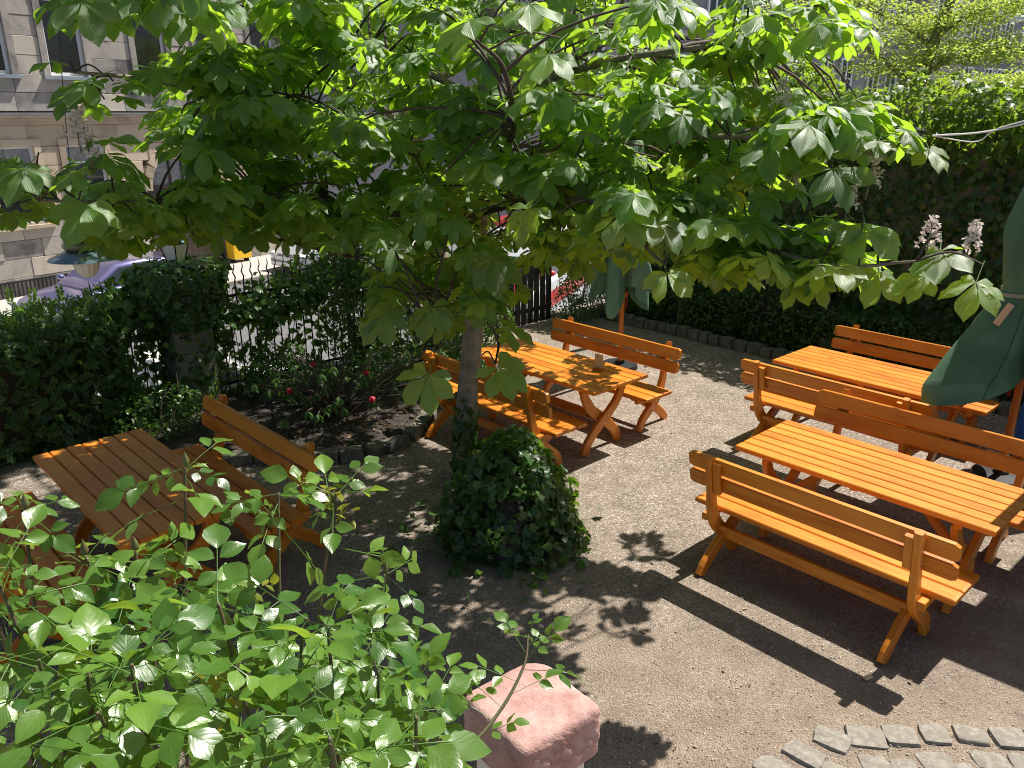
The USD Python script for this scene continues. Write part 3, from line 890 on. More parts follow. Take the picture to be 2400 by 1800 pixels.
tabs = {"mid": (-0.482, 8.381, -0.825, 1.832), "back": (2.804, 8.065, -0.835, 1.86), "front": (1.769, 5.789, -0.824, 1.917), "left": (-3.73, 5.589, -0.80, 1.936)}
tlab = {"mid": "orange larch table behind the chestnut trunk with a small menu stand on it", "back": "orange larch table beside the big closed green parasol, under the ivy wall",
        "front": "orange larch table nearest the camera on the sunny right, between two benches", "left": "shaded brown larch table on the left, beyond the rose bush"}
blab = {("mid", 0): "larch bench half hidden by the chestnut trunk, seen from behind", ("mid", 1): "larch bench behind the menu stand table, before the small parasol's pole",
        ("back", 0): "larch bench with its back to the front table, before the parasol table", ("back", 1): "shaded larch bench against the ivy wall, at the far side of the parasol table",
        ("front", 0): "larch bench at front right casting a long shadow on bare gravel, seen from behind", ("front", 1): "larch bench on the far side of the front table, facing the camera",
        ("left", 0): "larch bench at the left edge, partly covered by rose shoots", ("left", 1): "shaded larch bench on the far side of the left table, beside the flower bed"}
t0 = b0 = None
for k, (x, y, th, L) in tabs.items():
    d, n = np.array([math.cos(th), math.sin(th)]), np.array([-math.sin(th), math.cos(th)])
    c = np.array([x, y]) + d * L / 2 + n * TW / 2
    loc = (c[0], c[1], 0)
    if t0 is None:
        t0 = make_table(tlab[k], loc, th)
    else:
        copy_of(t0, tlab[k], loc, th)
    sh = {"mid": -0.03, "back": -0.01, "front": -0.02, "left": -0.05}[k]
    for far_side in (0, 1):
        o = c + (n if far_side else -n) * (TW / 2 + (0.0 if far_side else -0.0)) + d * sh
        rz = th if far_side else th + math.pi
        if b0 is None:
            b0 = make_bench(blab[(k, far_side)], (o[0], o[1], 0), rz)
        else:
            copy_of(b0, blab[(k, far_side)], (o[0], o[1], 0), rz)

# menu stand on the middle table
mp_ = ground(1403, 868, TZ)
ms = thing("menu_stand", "small wooden menu stand holding a card, on the middle table", "menu stand", (mp_[0], mp_[1], TZ + 0.001), -0.55)
obj("base", bar([(-0.055, 0, 0.014), (0.055, 0, 0.014)], (0, 1, 0), 0.028, 0.06, 0.004, None, 0.2), "larch_pole", ms)
obj("card", box((-0.045, -0.004, 0.028), (0.045, 0.004, 0.175)), "card", ms)

# ------------------------------------------------------------------ closed parasols


def make_parasol(label, loc, rz, fat=1.0, tail=None, zb=1.02):
    t = thing("parasol", label, "parasol", loc, rz)
    obj("pole", tube([(0, 0, 0.02), (0, 0, 3.35)], 0.033, 14), "larch_pole", t, smooth=40)
    obj("finial", lathe([(0.001, 3.47), (0.03, 3.45), (0.04, 3.41), (0.03, 3.37), (0.034, 3.34), (0.001, 3.34)], 14), "larch_pole", t, smooth=True)
    zz = np.concatenate([np.linspace(3.36, 1.9, 18), np.linspace(1.86, zb, 22)])
    k = 150
    th = np.arange(k) * 2 * np.pi / k
    base = np.interp(zz, [1.02, 1.2, 1.45, 1.70, 1.78, 1.9, 2.3, 2.8, 3.2, 3.36], [0.46, 0.44, 0.40, 0.31, 0.29, 0.31, 0.34, 0.24, 0.11, 0.035]) * fat
    amp = np.interp(zz, [1.02, 1.7, 1.8, 2.4, 3.3], [0.46, 0.24, 0.14, 0.30, 0.05])
    V = []
    for i, z in enumerate(zz):
        tw = 0.35 * (z - 1.0)
        lob = np.cos(5 * (th + tw) + 0.8 * np.sin(2 * th))
        r = base[i] * (1 + amp[i] * np.sign(lob) * np.abs(lob) ** 0.7 + 0.30 * amp[i] * np.sin(11 * th + 2 * z + 0.6 * np.sin(3 * th)) * np.clip((3.2 - z), 0.2, 1) + 0.04 * np.sin(3 * th + 4 * z))
        if tail is not None:
            w_ = np.clip((1.72 - z) / 0.7, 0, 1) * np.exp(-((th - tail + np.pi) % (2 * np.pi) - np.pi) ** 2 / 0.28)
            r = r * (1 + 0.5 * w_)
        drop = np.where(i > 30, (i - 30) / 9.0, 0) * (0.14 * np.cos(5 * (th + tw) + 0.8 * np.sin(2 * th)) + 0.10 * np.sin(2 * th + 1.0) + 0.08 * np.cos(3 * th + 0.4))
        V.append(np.stack([r * np.cos(th), r * np.sin(th), z - drop], 1))
    V = np.array(V)
    n = len(zz)
    inner = V.copy()
    inner[..., :2] *= (1 - 0.008 / np.maximum(np.linalg.norm(V[..., :2], axis=2, keepdims=True), 0.02))
    inner = inner[::-1]
    A = np.concatenate([V, inner]).reshape(-1, 3)
    n2 = 2 * n
    i, j = np.meshgrid(np.arange(n2 - 1), np.arange(k), indexing="ij")
    q = np.stack([i * k + j, (i + 1) * k + j, (i + 1) * k + (j + 1) % k, i * k + (j + 1) % k], -1).reshape(-1, 4)
    obj("canopy", MB().add(A, q), "cloth_green", t, smooth=True)
    for k_ in range(5):
        c_ = V[:, int(k_ * k / 5 + 7) % k]
        obj("seam", tube(c_ + nrm(c_ * [1, 1, 0]) * 0.003, 0.0035, 5), "cloth_seam", t)
    sv = V[np.argmin(np.abs(zz - 1.79))] * [1.03, 1.03, 1]
    pts = np.vstack([sv[::3], sv[:1]])
    obj("strap", bar(pts, UP, 0.012, 0.035, 0.002), "strap", t)
    obj("runner", lathe([(0.05, 1.06), (0.075, 1.04), (0.075, 0.99), (0.05, 0.97), (0.036, 0.97), (0.036, 1.06)], 16), "larch_pole", t, smooth=30)
    rp = spline([(0.06, 0, 1.0), (0.09, 0.01, 0.9), (0.075, 0.0, 0.80), (0.065, -0.01, 0.86)], 9)
    obj("cord", tube(rp, 0.007, 6), "petal_red", t)
    obj("base", lathe([(0.001, 0.09), (0.06, 0.09), (0.07, 0.06), (0.24, 0.05), (0.25, 0.0)], 20), "iron", t, smooth=30)
    return t


pu = G(2.20, 0.44)
p1 = make_parasol("big closed green parasol at the right edge, hanging over the table's end", (pu[0], pu[1], 0.0), 2.2, 0.92, 1.3, 0.90)
make_parasol("slim closed green parasol on an orange pole behind the middle bench", (1.46, 10.19, 0), 0.6, 0.66)
# wooden tag hanging on the big parasol
tg = thing("wooden_tag", "small pale wooden tag stuck in the folds of the big parasol", "tag", pu + np.array([-0.36, -0.12, 1.62]), 0)
obj("plate", bar([(-0.05, 0, -0.09), (0.05, 0, 0.09)], (0.3, 1, 0), 0.06, 0.012, 0.003), "chip_wood", tg)

# an open square parasol beyond the right edge of the picture, whose shadow falls into the corner
sdir = np.array([math.sin(math.radians(SUN_AZ)) * math.cos(math.radians(SUN_EL)), math.cos(math.radians(SUN_AZ)) * math.cos(math.radians(SUN_EL)), math.sin(math.radians(SUN_EL))])
hz = 2.35
cor, e1, e2 = (ground(x, y) + sdir * (hz / sdir[2]) for x, y in ((2215, 1538), (2400, 1334), (2400, 1616)))
ea, eb = nrm(e1 - cor), nrm(e2 - cor)
op = thing("open_parasol", "open square green parasol standing just beyond the right edge", "parasol", cor * [1, 1, 0], world=True)
cor = cor - 0.07 * eb - 0.02 * ea
mid = cor + ea * 1.45 + eb * 1.3
quad = np.array([cor, cor + ea * 2.9, cor + ea * 2.9 + eb * 2.6, cor + eb * 2.6])
apex = mid + [0, 0, 0.55]
cv = np.vstack([quad, apex, quad - [0, 0, 0.02], apex - [0, 0, 0.02]])
cf = [(i, (i + 1) % 4, 4) for i in range(4)] + [((i + 1) % 4 + 5, i + 5, 9) for i in range(4)]
for i in range(4):
    j = (i + 1) % 4
    cf += [(j, i, i + 5), (j, i + 5, j + 5)]
obj("canopy", MB().add(cv, cf), "cloth_green", op)
obj("pole", tube([mid * [1, 1, 0] + [0, 0, 0], apex], 0.035, 12), "larch_pole", op)

# ------------------------------------------------------------------ street things
def lerp_ring(x, w, z0, z1, r, k=6):
    """rounded section of a car body at x"""
    pts = []
    for (cx, cz, a0) in ((w - r, z1 - r, 0), (-(w - r), z1 - r, 90), (-(w - r), z0 + r, 180), (w - r, z0 + r, 270)):
        for i in range(k):
            a = math.radians(a0 + 90 * i / (k - 1))
            pts.append((x, cx + r * math.cos(a), cz + r * math.sin(a)))
    return pts


def loft(stations, mb=None):
    mb = mb or MB()
    R = np.array([lerp_ring(*s) for s in stations])
    n, k, _ = R.shape
    i, j = np.meshgrid(np.arange(n - 1), np.arange(k), indexing="ij")
    q = np.stack([i * k + j, i * k + (j + 1) % k, (i + 1) * k + (j + 1) % k, (i + 1) * k + j], -1).reshape(-1, 4)
    tri = np.vstack([q[:, [0, 1, 2]], q[:, [0, 2, 3]], [(0, t + 1, t) for t in range(1, k - 1)], [((n - 1) * k, (n - 1) * k + t, (n - 1) * k + t + 1) for t in range(1, k - 1)]])
    A = R.reshape(-1, 3)
    if trimesh.Trimesh(A, tri, process=False).volume < 0:
        tri = tri[:, ::-1]
    return mb.add(A, tri)


def panel(c, off=0.0):
    c = np.array(c, float)
    n = nrm(np.cross(c[1] - c[0], c[2] - c[0]))
    a = np.vstack([c + n * off, c + n * (off - 0.02)])
    k = len(c)
    f = [(0, i, i + 1) for i in range(1, k - 1)] + [(k, k + i + 1, k + i) for i in range(1, k - 1)]
    for i in range(k):
        j = (i + 1) % k
        f += [(j, i, i + k), (j, i + k, j + k)]
    return a, f


def make_car(name, label, cat, loc, rz, paint, L=4.3, W=0.88, Hh=0.95, H=1.45, van=False, grille=False, trim=None):
    """x forward, wheels on z = 0"""
    t = thing(name, label, cat, loc, rz)
    h = L / 2
    wx = (h - 0.82, -h + 0.78)
    if van:
        body = [(-h, W * 0.94, 0.35, 1.25, 0.1), (-h + 0.06, W, 0.28, 1.3, 0.12), (0, W, 0.25, 1.3, 0.12), (h - 0.9, W, 0.25, 1.28, 0.14), (h - 0.35, W * 0.96, 0.28, 1.12, 0.16), (h - 0.05, W * 0.86, 0.32, 0.95, 0.2), (h, W * 0.78, 0.38, 0.85, 0.2)]
        cab = [(-h + 0.02, W * 0.95, 1.1, H, 0.12), (-h + 0.1, W * 0.97, 1.1, H + 0.02, 0.14), (h - 1.75, W * 0.95, 1.1, H + 0.02, 0.14), (h - 1.5, W * 0.92, 1.1, H - 0.06, 0.14), (h - 0.62, W * 0.93, 1.05, 1.28, 0.08)]
    else:
        body = [(-h, W * 0.82, 0.42, 0.80, 0.14), (-h + 0.10, W * 0.93, 0.30, Hh - 0.04, 0.16), (-h + 0.6, W, 0.22, Hh, 0.15), (0, W, 0.20, Hh - 0.01, 0.14), (h - 1.25, W, 0.20, Hh - 0.03, 0.16), (h - 0.55, W * 0.97, 0.22, Hh - 0.12, 0.18), (h - 0.12, W * 0.86, 0.28, Hh - 0.24, 0.2), (h, W * 0.74, 0.36, Hh - 0.34, 0.16)]
        cab = [(-h + 0.30, W * 0.80, Hh - 0.12, Hh + 0.03, 0.06), (-h + 0.75, W * 0.80, Hh - 0.1, H - 0.06, 0.12), (-0.35, W * 0.79, Hh - 0.1, H, 0.14), (0.25, W * 0.78, Hh - 0.1, H - 0.03, 0.14), (h - 1.15, W * 0.86, Hh - 0.12, Hh, 0.05)]
    obj("body", loft(body), paint, t, smooth=35)
    obj("cabin", loft(cab), paint, t, smooth=35)
    if van:
        zb, zt = 1.30, H - 0.12
        ws = [(h - 0.66, W * 0.80, 1.33), (h - 0.66, -W * 0.80, 1.33), (h - 1.46, -W * 0.76, H - 0.12), (h - 1.46, W * 0.76, H - 0.12)]
        sides = [[(h - 0.85, W * 0.945, 1.34), (h - 1.5, W * 0.945, H - 0.25), (h - 2.3, W * 0.965, H - 0.25), (h - 2.3, W * 0.965, 1.34)]]
    else:
        ws = [(h - 1.20, W * 0.76, Hh + 0.02), (h - 1.20, -W * 0.76, Hh + 0.02), (0.30, -W * 0.68, H - 0.075), (0.30, W * 0.68, H - 0.075)]
        y0, y1 = W * 0.825, W * 0.795
        sides = [[(h - 1.32, y0 + 0.03, Hh + 0.03), (0.22, y1, H - 0.12), (-0.30, y1, H - 0.10), (-0.30, y0, Hh + 0.03)], [(-0.36, y0, Hh + 0.03), (-0.36, y1, H - 0.10), (-h + 0.95, y1, H - 0.14), (-h + 0.62, y0, Hh + 0.05)]]
    a, f = panel(ws, 0.016)
    obj("windscreen", MB().add(a, f), "car_glass", t)
    if not van:
        a, f = panel([(-h + 0.36, -W * 0.70, Hh + 0.06), (-h + 0.36, W * 0.70, Hh + 0.06), (-h + 0.74, W * 0.68, H - 0.1), (-h + 0.74, -W * 0.68, H - 0.1)], 0.012)
        obj("rear_window", MB().add(a, f), "car_glass", t)
    for s in sides:
        for m in (1, -1):
            c = [(x, m * y, z) for x, y, z in s]
            if m > 0:
                c = c[::-1]
            a, f = panel(c[::-1] if False else c, 0.012)
            obj("side_window", MB().add(a, f), "car_glass", t)
    rr = 0.31
    for x in wx:
        for m in (1, -1):
            wm = lathe([(0.02, -0.10), (0.20, -0.10), (rr - 0.03, -0.10), (rr, -0.07), (rr, 0.07), (rr - 0.03, 0.10), (0.20, 0.10), (0.02, 0.10)], 22)
            v, f, u, tt = wm.data()
            v = v[:, [0, 2, 1]] + [x, m * (W - 0.09), rr]
            wh = obj("wheel", MB().add(v, f[:, ::-1]), "rubber", t, smooth=30)
            rm = lathe([(0.001, 0.0), (0.05, 0.015), (0.17, 0.005), (0.195, 0.02)], 12)
            v, f, u, tt = rm.data()
            v = v[:, [0, 2, 1]] * [1, m, 1] + [x, m * (W + 0.012), rr]
            obj("rim", MB().add(v, f if m < 0 else f[:, ::-1]), "alloy", wh)
    for m in (1, -1):
        z = 0.78 if van else Hh - 0.32
        ob = trimesh.creation.icosphere(2, 1.0)
        ob.apply_scale([0.14, 0.17, 0.10])
        ob.apply_translation([h - 0.13, m * (W - 0.24), z])
        obj("headlight", MB().tm(ob), "lamp_glass", t, smooth=True)
        ob = trimesh.creation.icosphere(1, 1.0)
        ob.apply_scale([0.09, 0.11, 0.07])
        ob.apply_translation([(h - 1.35) if not van else h - 1.0, m * (W + 0.09), Hh + 0.08 if not van else 1.45])
        obj("mirror", MB().tm(ob), trim or paint, t, smooth=True)
    bm = box((h - 0.10, -W * 0.7, 0.30), (h + 0.03, W * 0.7, 0.46), bev=0.03)
    obj("bumper", bm, "black_plastic" if not grille else paint, t)
    if grille:
        gm = MB()
        box((h - 0.09, -0.36, Hh - 0.50), (h - 0.035, 0.36, Hh - 0.28), gm)
        g0 = obj("grille", gm, "black_plastic", t)
        gm = MB()
        for i in range(5):
            box((h - 0.034, -0.35, Hh - 0.49 + i * 0.045), (h - 0.015, 0.35, Hh - 0.475 + i * 0.045), gm)
        obj("grille_bars", gm, "alloy", g0)
    if van:
        for m in (1, -1):
            rp = MB()
            bar([(h - 0.58, m * W * 0.90, 1.30), (h - 1.50, m * W * 0.87, H - 0.05)], (0, 1, 0), 0.15, 0.05, 0.005, rp)
            obj("pillar_stripe", rp, "car_red", t)
        rp = MB()
        box((h - 2.9, -W * 0.80, H + 0.022), (h - 2.0, W * 0.80, H + 0.16), rp)
        obj("roof_sign", rp, "car_red", t)
        rp = MB()
        for m in (1, -1):
            box((-h + 0.2, m * (W + 0.006) - 0.004, 0.62), (h - 0.9, m * (W + 0.006) + 0.004, 0.98), rp)
        obj("side_stripe", rp, "car_red", t)
        obj("hood_stripe", MB().add(*panel([(h - 0.62, 0.5, 1.25), (h - 0.62, -0.5, 1.25), (h - 0.1, -0.5, 1.03), (h - 0.1, 0.5, 1.03)][::-1], 0.03)), "car_red", t)
    return t


fwd = math.atan2(-FE[1], -FE[0])


def on_plane(x, y, dep):
    d = ray(x, y)
    n = FN
    t = ((FO + FN * dep - CAM) @ n) / (d @ n)
    return CAM + t * d


pc = on_plane(212, 674, 4.72)
cc = pc + FE * 1.0 - FN * 0.80
make_car("car", "violet hatchback parked across the street with a pale reflecting bonnet, behind the hanging lamp", "car", (cc[0], cc[1], STREET), fwd, "car_purple", H=1.47, Hh=0.96)
mc = ground(715, 652, STREET)
cc = mc + FE * 2.15 - FN * 0.7
make_car("car", "silver saloon with a slatted chrome grille parked on the far side of the street", "car", (cc[0], cc[1], STREET), fwd, "car_silver", L=4.6, grille=True)
cc = G(-7.05, -3.6)
make_car("car", "white car parked just outside the iron fence, seen through its bars", "car", (cc[0], cc[1], STREET), math.atan2(GN[1], GN[0]), "car_white", L=4.4, H=1.5)
vc = at(1185, 590, 17.5)
cc = vc + FE * 1.6 - FN * 0.5
make_car("van", "white van with red pillars and stripes on the street behind the chestnut trunk", "van", (cc[0], cc[1], STREET), fwd + 0.25, "car_white", L=4.9, W=0.98, H=2.25, van=True, trim="car_red")
# yellow cabinet against the house
yc = thing("yellow_box", "yellow metal letter box cabinet on the far pavement against the house wall", "letter box", Fp(6.55, 0.32, PAVE), math.atan2(FE[1], FE[0]))
obj("body", box((-0.34, -0.2, 0.12), (0.34, 0.2, 0.95), bev=0.02), "yellow_paint", yc)
obj("lid", box((-0.36, -0.22, 0.952), (0.36, 0.22, 1.0), bev=0.015), "yellow_paint", yc)
obj("slot", box((-0.2, -0.212, 0.75), (0.2, -0.202, 0.80)), "black_plastic", yc)
for s in (-0.25, 0.25):
    obj("leg", box((s - 0.03, -0.1, 0.0), (s + 0.03, 0.1, 0.12)), "iron", yc)
# street lamp head far right
lp = at(2392, 45, 30)
sl = thing("street_lamp", "pale street lamp head hanging before the grey house, top right corner", "street lamp", (lp[0], lp[1], STREET))
z = lp[2] - STREET
obj("post", tube([(0.9, 0.3, 0), (0.9, 0.3, z - 0.3), (0.8, 0.25, z + 0.1), (0.2, 0.05, z + 0.16)], [0.07, 0.05, 0.045, 0.04], 10), "zinc", sl, smooth=40)
obj("head", lathe([(0.001, z + 0.2), (0.12, z + 0.18), (0.3, z + 0.05), (0.33, z - 0.04), (0.001, z - 0.05)], 20), "white_frame", sl, smooth=40)

# ------------------------------------------------------------------ iron fence, pillar, lantern
FU = -4.92
fe = thing("iron_fence", "black wrought iron fence with wavy spear tips, overgrown with ivy, along the street", "fence", G(FU, -2.0, 0.0), world=True)
for i in range(46):
    v = -4.05 + i * 0.105
    if v > 0.3:
        break
    tip = [(0, 0), (0.012, 0.05), (-0.012, 0.11), (0.010, 0.17), (0.0, 0.24)]
    pts = [G(FU, v, 0.05), G(FU, v, 1.38)] + [G(FU, v + a, 1.38 + b) for a, b in tip[1:]]
    obj("fence_bar", tube(pts, [0.009, 0.009, 0.009, 0.008, 0.007, 0.002], 6), "iron", fe)
for z in (0.16, 1.22):
    obj("rail", bar([G(FU - 0.0, -4.1, z), G(FU, 0.35, z)], UP, 0.012, 0.035, 0.002), "iron", fe)
for i in range(12):
    v = -5.3 + i * 0.105 if i < 6 else -5.3 + i * 0.105
    if v > -4.72:
        continue
    obj("fence_bar", tube([G(FU, v, 0.05), G(FU, v, 1.38), G(FU, v + 0.01, 1.46), G(FU, v, 1.6)], [0.009, 0.009, 0.008, 0.002], 6), "iron", fe)
pl = thing("stone_pillar", "shaded stone gate pillar wrapped in ivy with a lantern on top", "pillar", G(-4.85, -4.4), TH)
zc = 0.02
for i, hgt in enumerate((0.36, 0.33, 0.35, 0.32)):
    obj("stone_block", box((-0.22, -0.22, zc), (0.22, 0.22, zc + hgt - 0.012), bev=0.014), "edging_stone", pl)
    zc += hgt
obj("cap", box((-0.27, -0.27, zc), (0.27, 0.27, zc + 0.12), bev=0.02), "edging_stone", pl)
ptop = zc + 0.12
lt = thing("lantern", "small dark lantern with milky panes and blue-green cap on the ivy pillar", "lantern", G(-4.85, -4.4, ptop + 0.14), TH + 0.5)
lf = MB()
for sx, sy in ((1, 1), (1, -1), (-1, 1), (-1, -1)):
    bar([(sx * 0.055, sy * 0.055, 0.02), (sx * 0.105, sy * 0.105, 0.27)], (sx, -sy, 0), 0.014, 0.014, 0.002, lf)
box((-0.06, -0.06, -0.02), (0.06, 0.06, 0.02), lf)
obj("frame", lf, "iron", lt)
for k in range(4):
    a = k * math.pi / 2
    c, s = math.cos(a), math.sin(a)
    q = np.array([(0.054, -0.052, 0.025), (0.054, 0.052, 0.025), (0.102, 0.10, 0.265), (0.102, -0.10, 0.265)])
    q = q @ np.array([[c, -s, 0], [s, c, 0], [0, 0, 1]]).T
    obj("pane", MB().add(*panel(q, 0.0)), "milk_glass", lt)
obj("stem", tube([(0, 0, -0.16), (0, 0, -0.02)], 0.02, 8), "iron", lt)
obj("cap", lathe([(0.13, 0.272), (0.155, 0.29), (0.12, 0.33), (0.075, 0.36), (0.05, 0.41), (0.02, 0.43), (0.001, 0.47)], 8), "patina", lt, smooth=25)

# hanging lamp on the left
hp = at(200, 606, 6.2)
hl = thing("hanging_lamp", "hanging garden lamp with round dish shade and ribbed glass bowl, upper left", "lamp", hp)
k = 28
obj("shade", lathe([(0.10, 0.075), (0.115, 0.06), (0.22, 0.012), (0.232, 0.0), (0.22, 0.004), (0.11, 0.045), (0.09, 0.05)], 36), "enamel", hl, smooth=35)
pr = [(0.078, 0.045), (0.082, 0.01), (0.08, -0.04), (0.066, -0.085), (0.045, -0.115), (0.028, -0.128), (0.001, -0.132)]
gb = lathe(pr, 48)
v, f, u, tt = gb.data()
a = np.arctan2(v[:, 1], v[:, 0])
v[:, :2] *= (1 + 0.045 * np.cos(12 * a))[:, None]
obj("glass_bowl", MB().add(v, f[:, ::-1]), "milk_glass", hl, smooth=True)
obj("collar", lathe([(0.05, 0.185), (0.085, 0.18), (0.092, 0.17), (0.085, 0.158), (0.112, 0.15), (0.118, 0.135), (0.105, 0.12), (0.122, 0.105), (0.128, 0.085), (0.12, 0.07), (0.10, 0.07)], 30), "brass", hl, smooth=30)
obj("stem", tube([(0, 0, 0.17), (0.004, 0, 0.30), (-0.005, 0, 0.42)], [0.04, 0.028, 0.02], 12), "brass", hl, smooth=40)
obj("wire", tube(spline([(-0.005, 0, 0.42), (0.02, 0.02, 0.9), (0.05, 0.1, 1.6)], 8), 0.003, 5), "black_plastic", hl)

# black slat gate at the end of the fence
sg = thing("slat_gate", "black upright slat gate with bright gaps, behind the middle table", "gate", G(-4.86, 0.9, 0.0), world=True)
for i in range(9):
    v = 0.36 + i * 0.137
    obj("slat", bar([G(-4.86, v, 0.04), G(-4.86, v, 1.02 + 0.02 * (i % 2))], GD3, 0.112, 0.022, 0.003), "black_slat", sg)
for z in (0.25, 0.85):
    obj("rail", bar([G(-4.90, 0.25, z), G(-4.90, 1.55, z)], UP, 0.03, 0.07, 0.003), "black_slat", sg)
obj("post", bar([G(-4.9, 0.22, 0), G(-4.9, 0.22, 1.2)], GD3, 0.09, 0.09, 0.006), "black_slat", sg)

# ------------------------------------------------------------------ plants made of many small leaves
ivyT = [ivy_tmpl(np.random.default_rng(i)) for i in range(4)]
ovalT = [oval_tmpl(0.52, 0.3, 0.12), oval_tmpl(0.62, 0.15, 0.25), oval_tmpl(0.45, 0.45, 0.05)]
longT = [oval_tmpl(0.30, 0.3, 0.25, 4), oval_tmpl(0.34, 0.2, 0.4, 4)]
yewT = [sprig_tmpl(np.random.default_rng(i)) for i in range(3)]


def leaves(pos, frame, size, tmpls, tone, r, mb=None):
    mb = mb or MB()
    X, Y, Z = frame
    which = r.integers(0, len(tmpls), len(pos))
    for i, t in enumerate(tmpls):
        m = which == i
        scatter(mb, t, pos[m], X[m], Y[m], Z[m], size[m], tone[m])
    return mb


def clumps(p, s, seed):
    return meshkit.fbm(p * s + seed, 3)


def hull_plant(name, label, cat, surf, n, size, tmpls, matn, r, spread=0.6, hang=-0.5, gap=0.0, gscale=3.0, stems=None, group=None, parts=0):
    """surf(n) gives points and outward normals; leaves lie over them"""
    p, nn = surf(n)
    t = thing(name, label, cat, (*p[:, :2].mean(0), max(p[:, 2].min(), 0)), 0, group, world=True)
    c = clumps(p, gscale, 5.1)
    if gap > 0:
        k = c > np.quantile(c, gap)
        p, nn, c = p[k], nn[k], c[k]
    n = len(p)
    sz = size * r.uniform(0.6, 1.25, n)
    tone = np.clip(r.normal(0.42, 0.24, n) + 0.9 * (clumps(p, 2.1, 9) - 0.5), 0, 1)
    fr = facing(nn, n, r, spread, hang)
    if parts:
        d = np.linalg.norm(p - CAM, axis=1) - 0.2 * ((nn * nrm(CAM - p)).sum(1))
        o = np.argsort(d)
        pick = o[:parts]
        for i in pick:
            m = scatter(MB(), tmpls[i % len(tmpls)], p[i:i + 1], fr[0][i:i + 1], fr[1][i:i + 1], fr[2][i:i + 1], sz[i:i + 1], tone[i:i + 1])
            obj("leaf", m, matn, t, smooth=True)
        rest = o[parts:]
        p, sz, tone, fr = p[rest], sz[rest], tone[rest], tuple(a[rest] for a in fr)
    obj("foliage", leaves(p, fr, sz, tmpls, tone, r), matn, t, smooth=True, kind="stuff")
    if stems is not None:
        obj("stems", stems, "twig", t, smooth=True)
    return t


def box_surf(u0, u1, v0, v1, z0, z1, r, lump=0.12, seed=0.0, faces="uvz"):
    """a lumpy box volume in the garden frame; most points near the skin"""
    def f(n):
        u, v, z = r.uniform(-1, 1, n), r.uniform(-1, 1, n), r.uniform(-1, 1, n)
        m = np.maximum(np.maximum(abs(u), abs(v)), abs(z))
        k = (1 - 0.35 * r.random(n) ** 2.2) / m
        u, v, z = u * k, v * k, z * k
        aw = np.stack([abs(u) ** 12, abs(v) ** 12, abs(z) ** 12], 1)
        loc = aw * np.sign(np.stack([u, v, z], 1))
        nn = nrm(loc[:, :1] * GD3 + loc[:, 1:2] * GN3 + loc[:, 2:] * UP)
        P = Gs((u0 + u1) / 2 + u * (u1 - u0) / 2, (v0 + v1) / 2 + v * (v1 - v0) / 2, (z0 + z1) / 2 + z * (z1 - z0) / 2)
        P = P + nn * (lump * 2 * (meshkit.fbm(P * 2.3 + seed, 3) - 0.5))[:, None]
        P[:, 2] = np.maximum(P[:, 2], 0.02)
        return P, nn
    return f


def blob_surf(c, rad, r, lump=0.15, seed=0.0, zmin=0.02, inner=0.25):
    def f(n):
        d = rand_dirs(n, r)
        k = 1 - inner * r.random(n) ** 2
        P = np.asarray(c) + d * k[:, None] * np.asarray(rad)
        nn = nrm(d / np.asarray(rad))
        P = P + nn * (lump * 2 * (meshkit.fbm(P * 3.1 + seed, 3) - 0.5))[:, None]
        P[:, 2] = np.maximum(P[:, 2], zmin)
        return P, nn
    return f


def stem_bundle(pts_pairs, r0, r):
    mb = MB()
    for a, b in pts_pairs:
        a, b = np.asarray(a, float), np.asarray(b, float)
        m = (a + b) / 2 + r.normal(size=3) * 0.06
        tube(spline([a, m, b], 6), np.linspace(r0, r0 * 0.4, 6), 5, mb, r.random())
    return mb


R = np.random.default_rng
# yew hedge on the left, with light shoots on top
r = R(11)
ps = box_surf(-5.35, -4.35, -9.6, -5.15, 0.0, 1.26, r, 0.16, 3)
st = stem_bundle([(G(-4.85, v, 0), G(-4.85 + r.normal() * 0.25, v + r.normal() * 0.2, 1.1)) for v in np.linspace(-8.8, -5.4, 22)], 0.025, r)
hd = hull_plant("yew_hedge", "dense dark clipped yew hedge on the left beside the ivy pillar", "hedge", ps, 13500, 0.118, yewT, "yew_leaf", r, 0.75, 0.1, stems=st)
core = MB()
frame_box(np.append(GO, 0), GD3, GN3, (-5.1, -9.4, 0.0), (-4.6, -5.5, 0.95), core)
obj("inner_twigs", core, "twig", hd)
n = 520
p = Gs(r.uniform(-5.3, -4.4, n), r.uniform(-9.3, -5.1, n), r.uniform(1.15, 1.38, n))
A = nrm(np.stack([r.normal(size=n) * 0.35, r.normal(size=n) * 0.35, np.ones(n)], 1))
obj("shoots", leaves(p, axes(r.normal(size=(n, 3)), A), r.uniform(0.10, 0.2, n), yewT, r.uniform(0.6, 1, n), r), "yew_leaf", hd, smooth=True, kind="stuff")

# ivy over the pillar and along the fence
r = R(12)
pc0 = G(-4.85, -4.4, 0)


def pillar_surf(n):
    z = r.random(n) ** 0.55 * 1.75
    a = r.uniform(0, 6.283, n)
    rad = 0.30 + 0.22 * np.clip((z - 0.95) / 0.6, 0, 1) * np.clip((1.95 - z) / 0.3, 0, 1) + 0.1 * (meshkit.fbm(np.stack([np.cos(a), np.sin(a), z * 2], 1) * 2 + 3, 3) - 0.5)
    side = np.stack([np.cos(a), np.sin(a), np.zeros(n)], 1)
    keep = r.random(n) < np.where((z > 0.45) & (z < 1.0) & ((side @ nrm(CAM - pc0)) > 0.1), 0.16, 1.0)
    top = z > 1.66
    rad = np.where(top, rad * np.sqrt(r.random(n)), rad)
    return (pc0 + side * rad[:, None] + UP * z[:, None])[keep], (side + UP * np.where(top, 2.5, 0.1)[:, None])[keep]


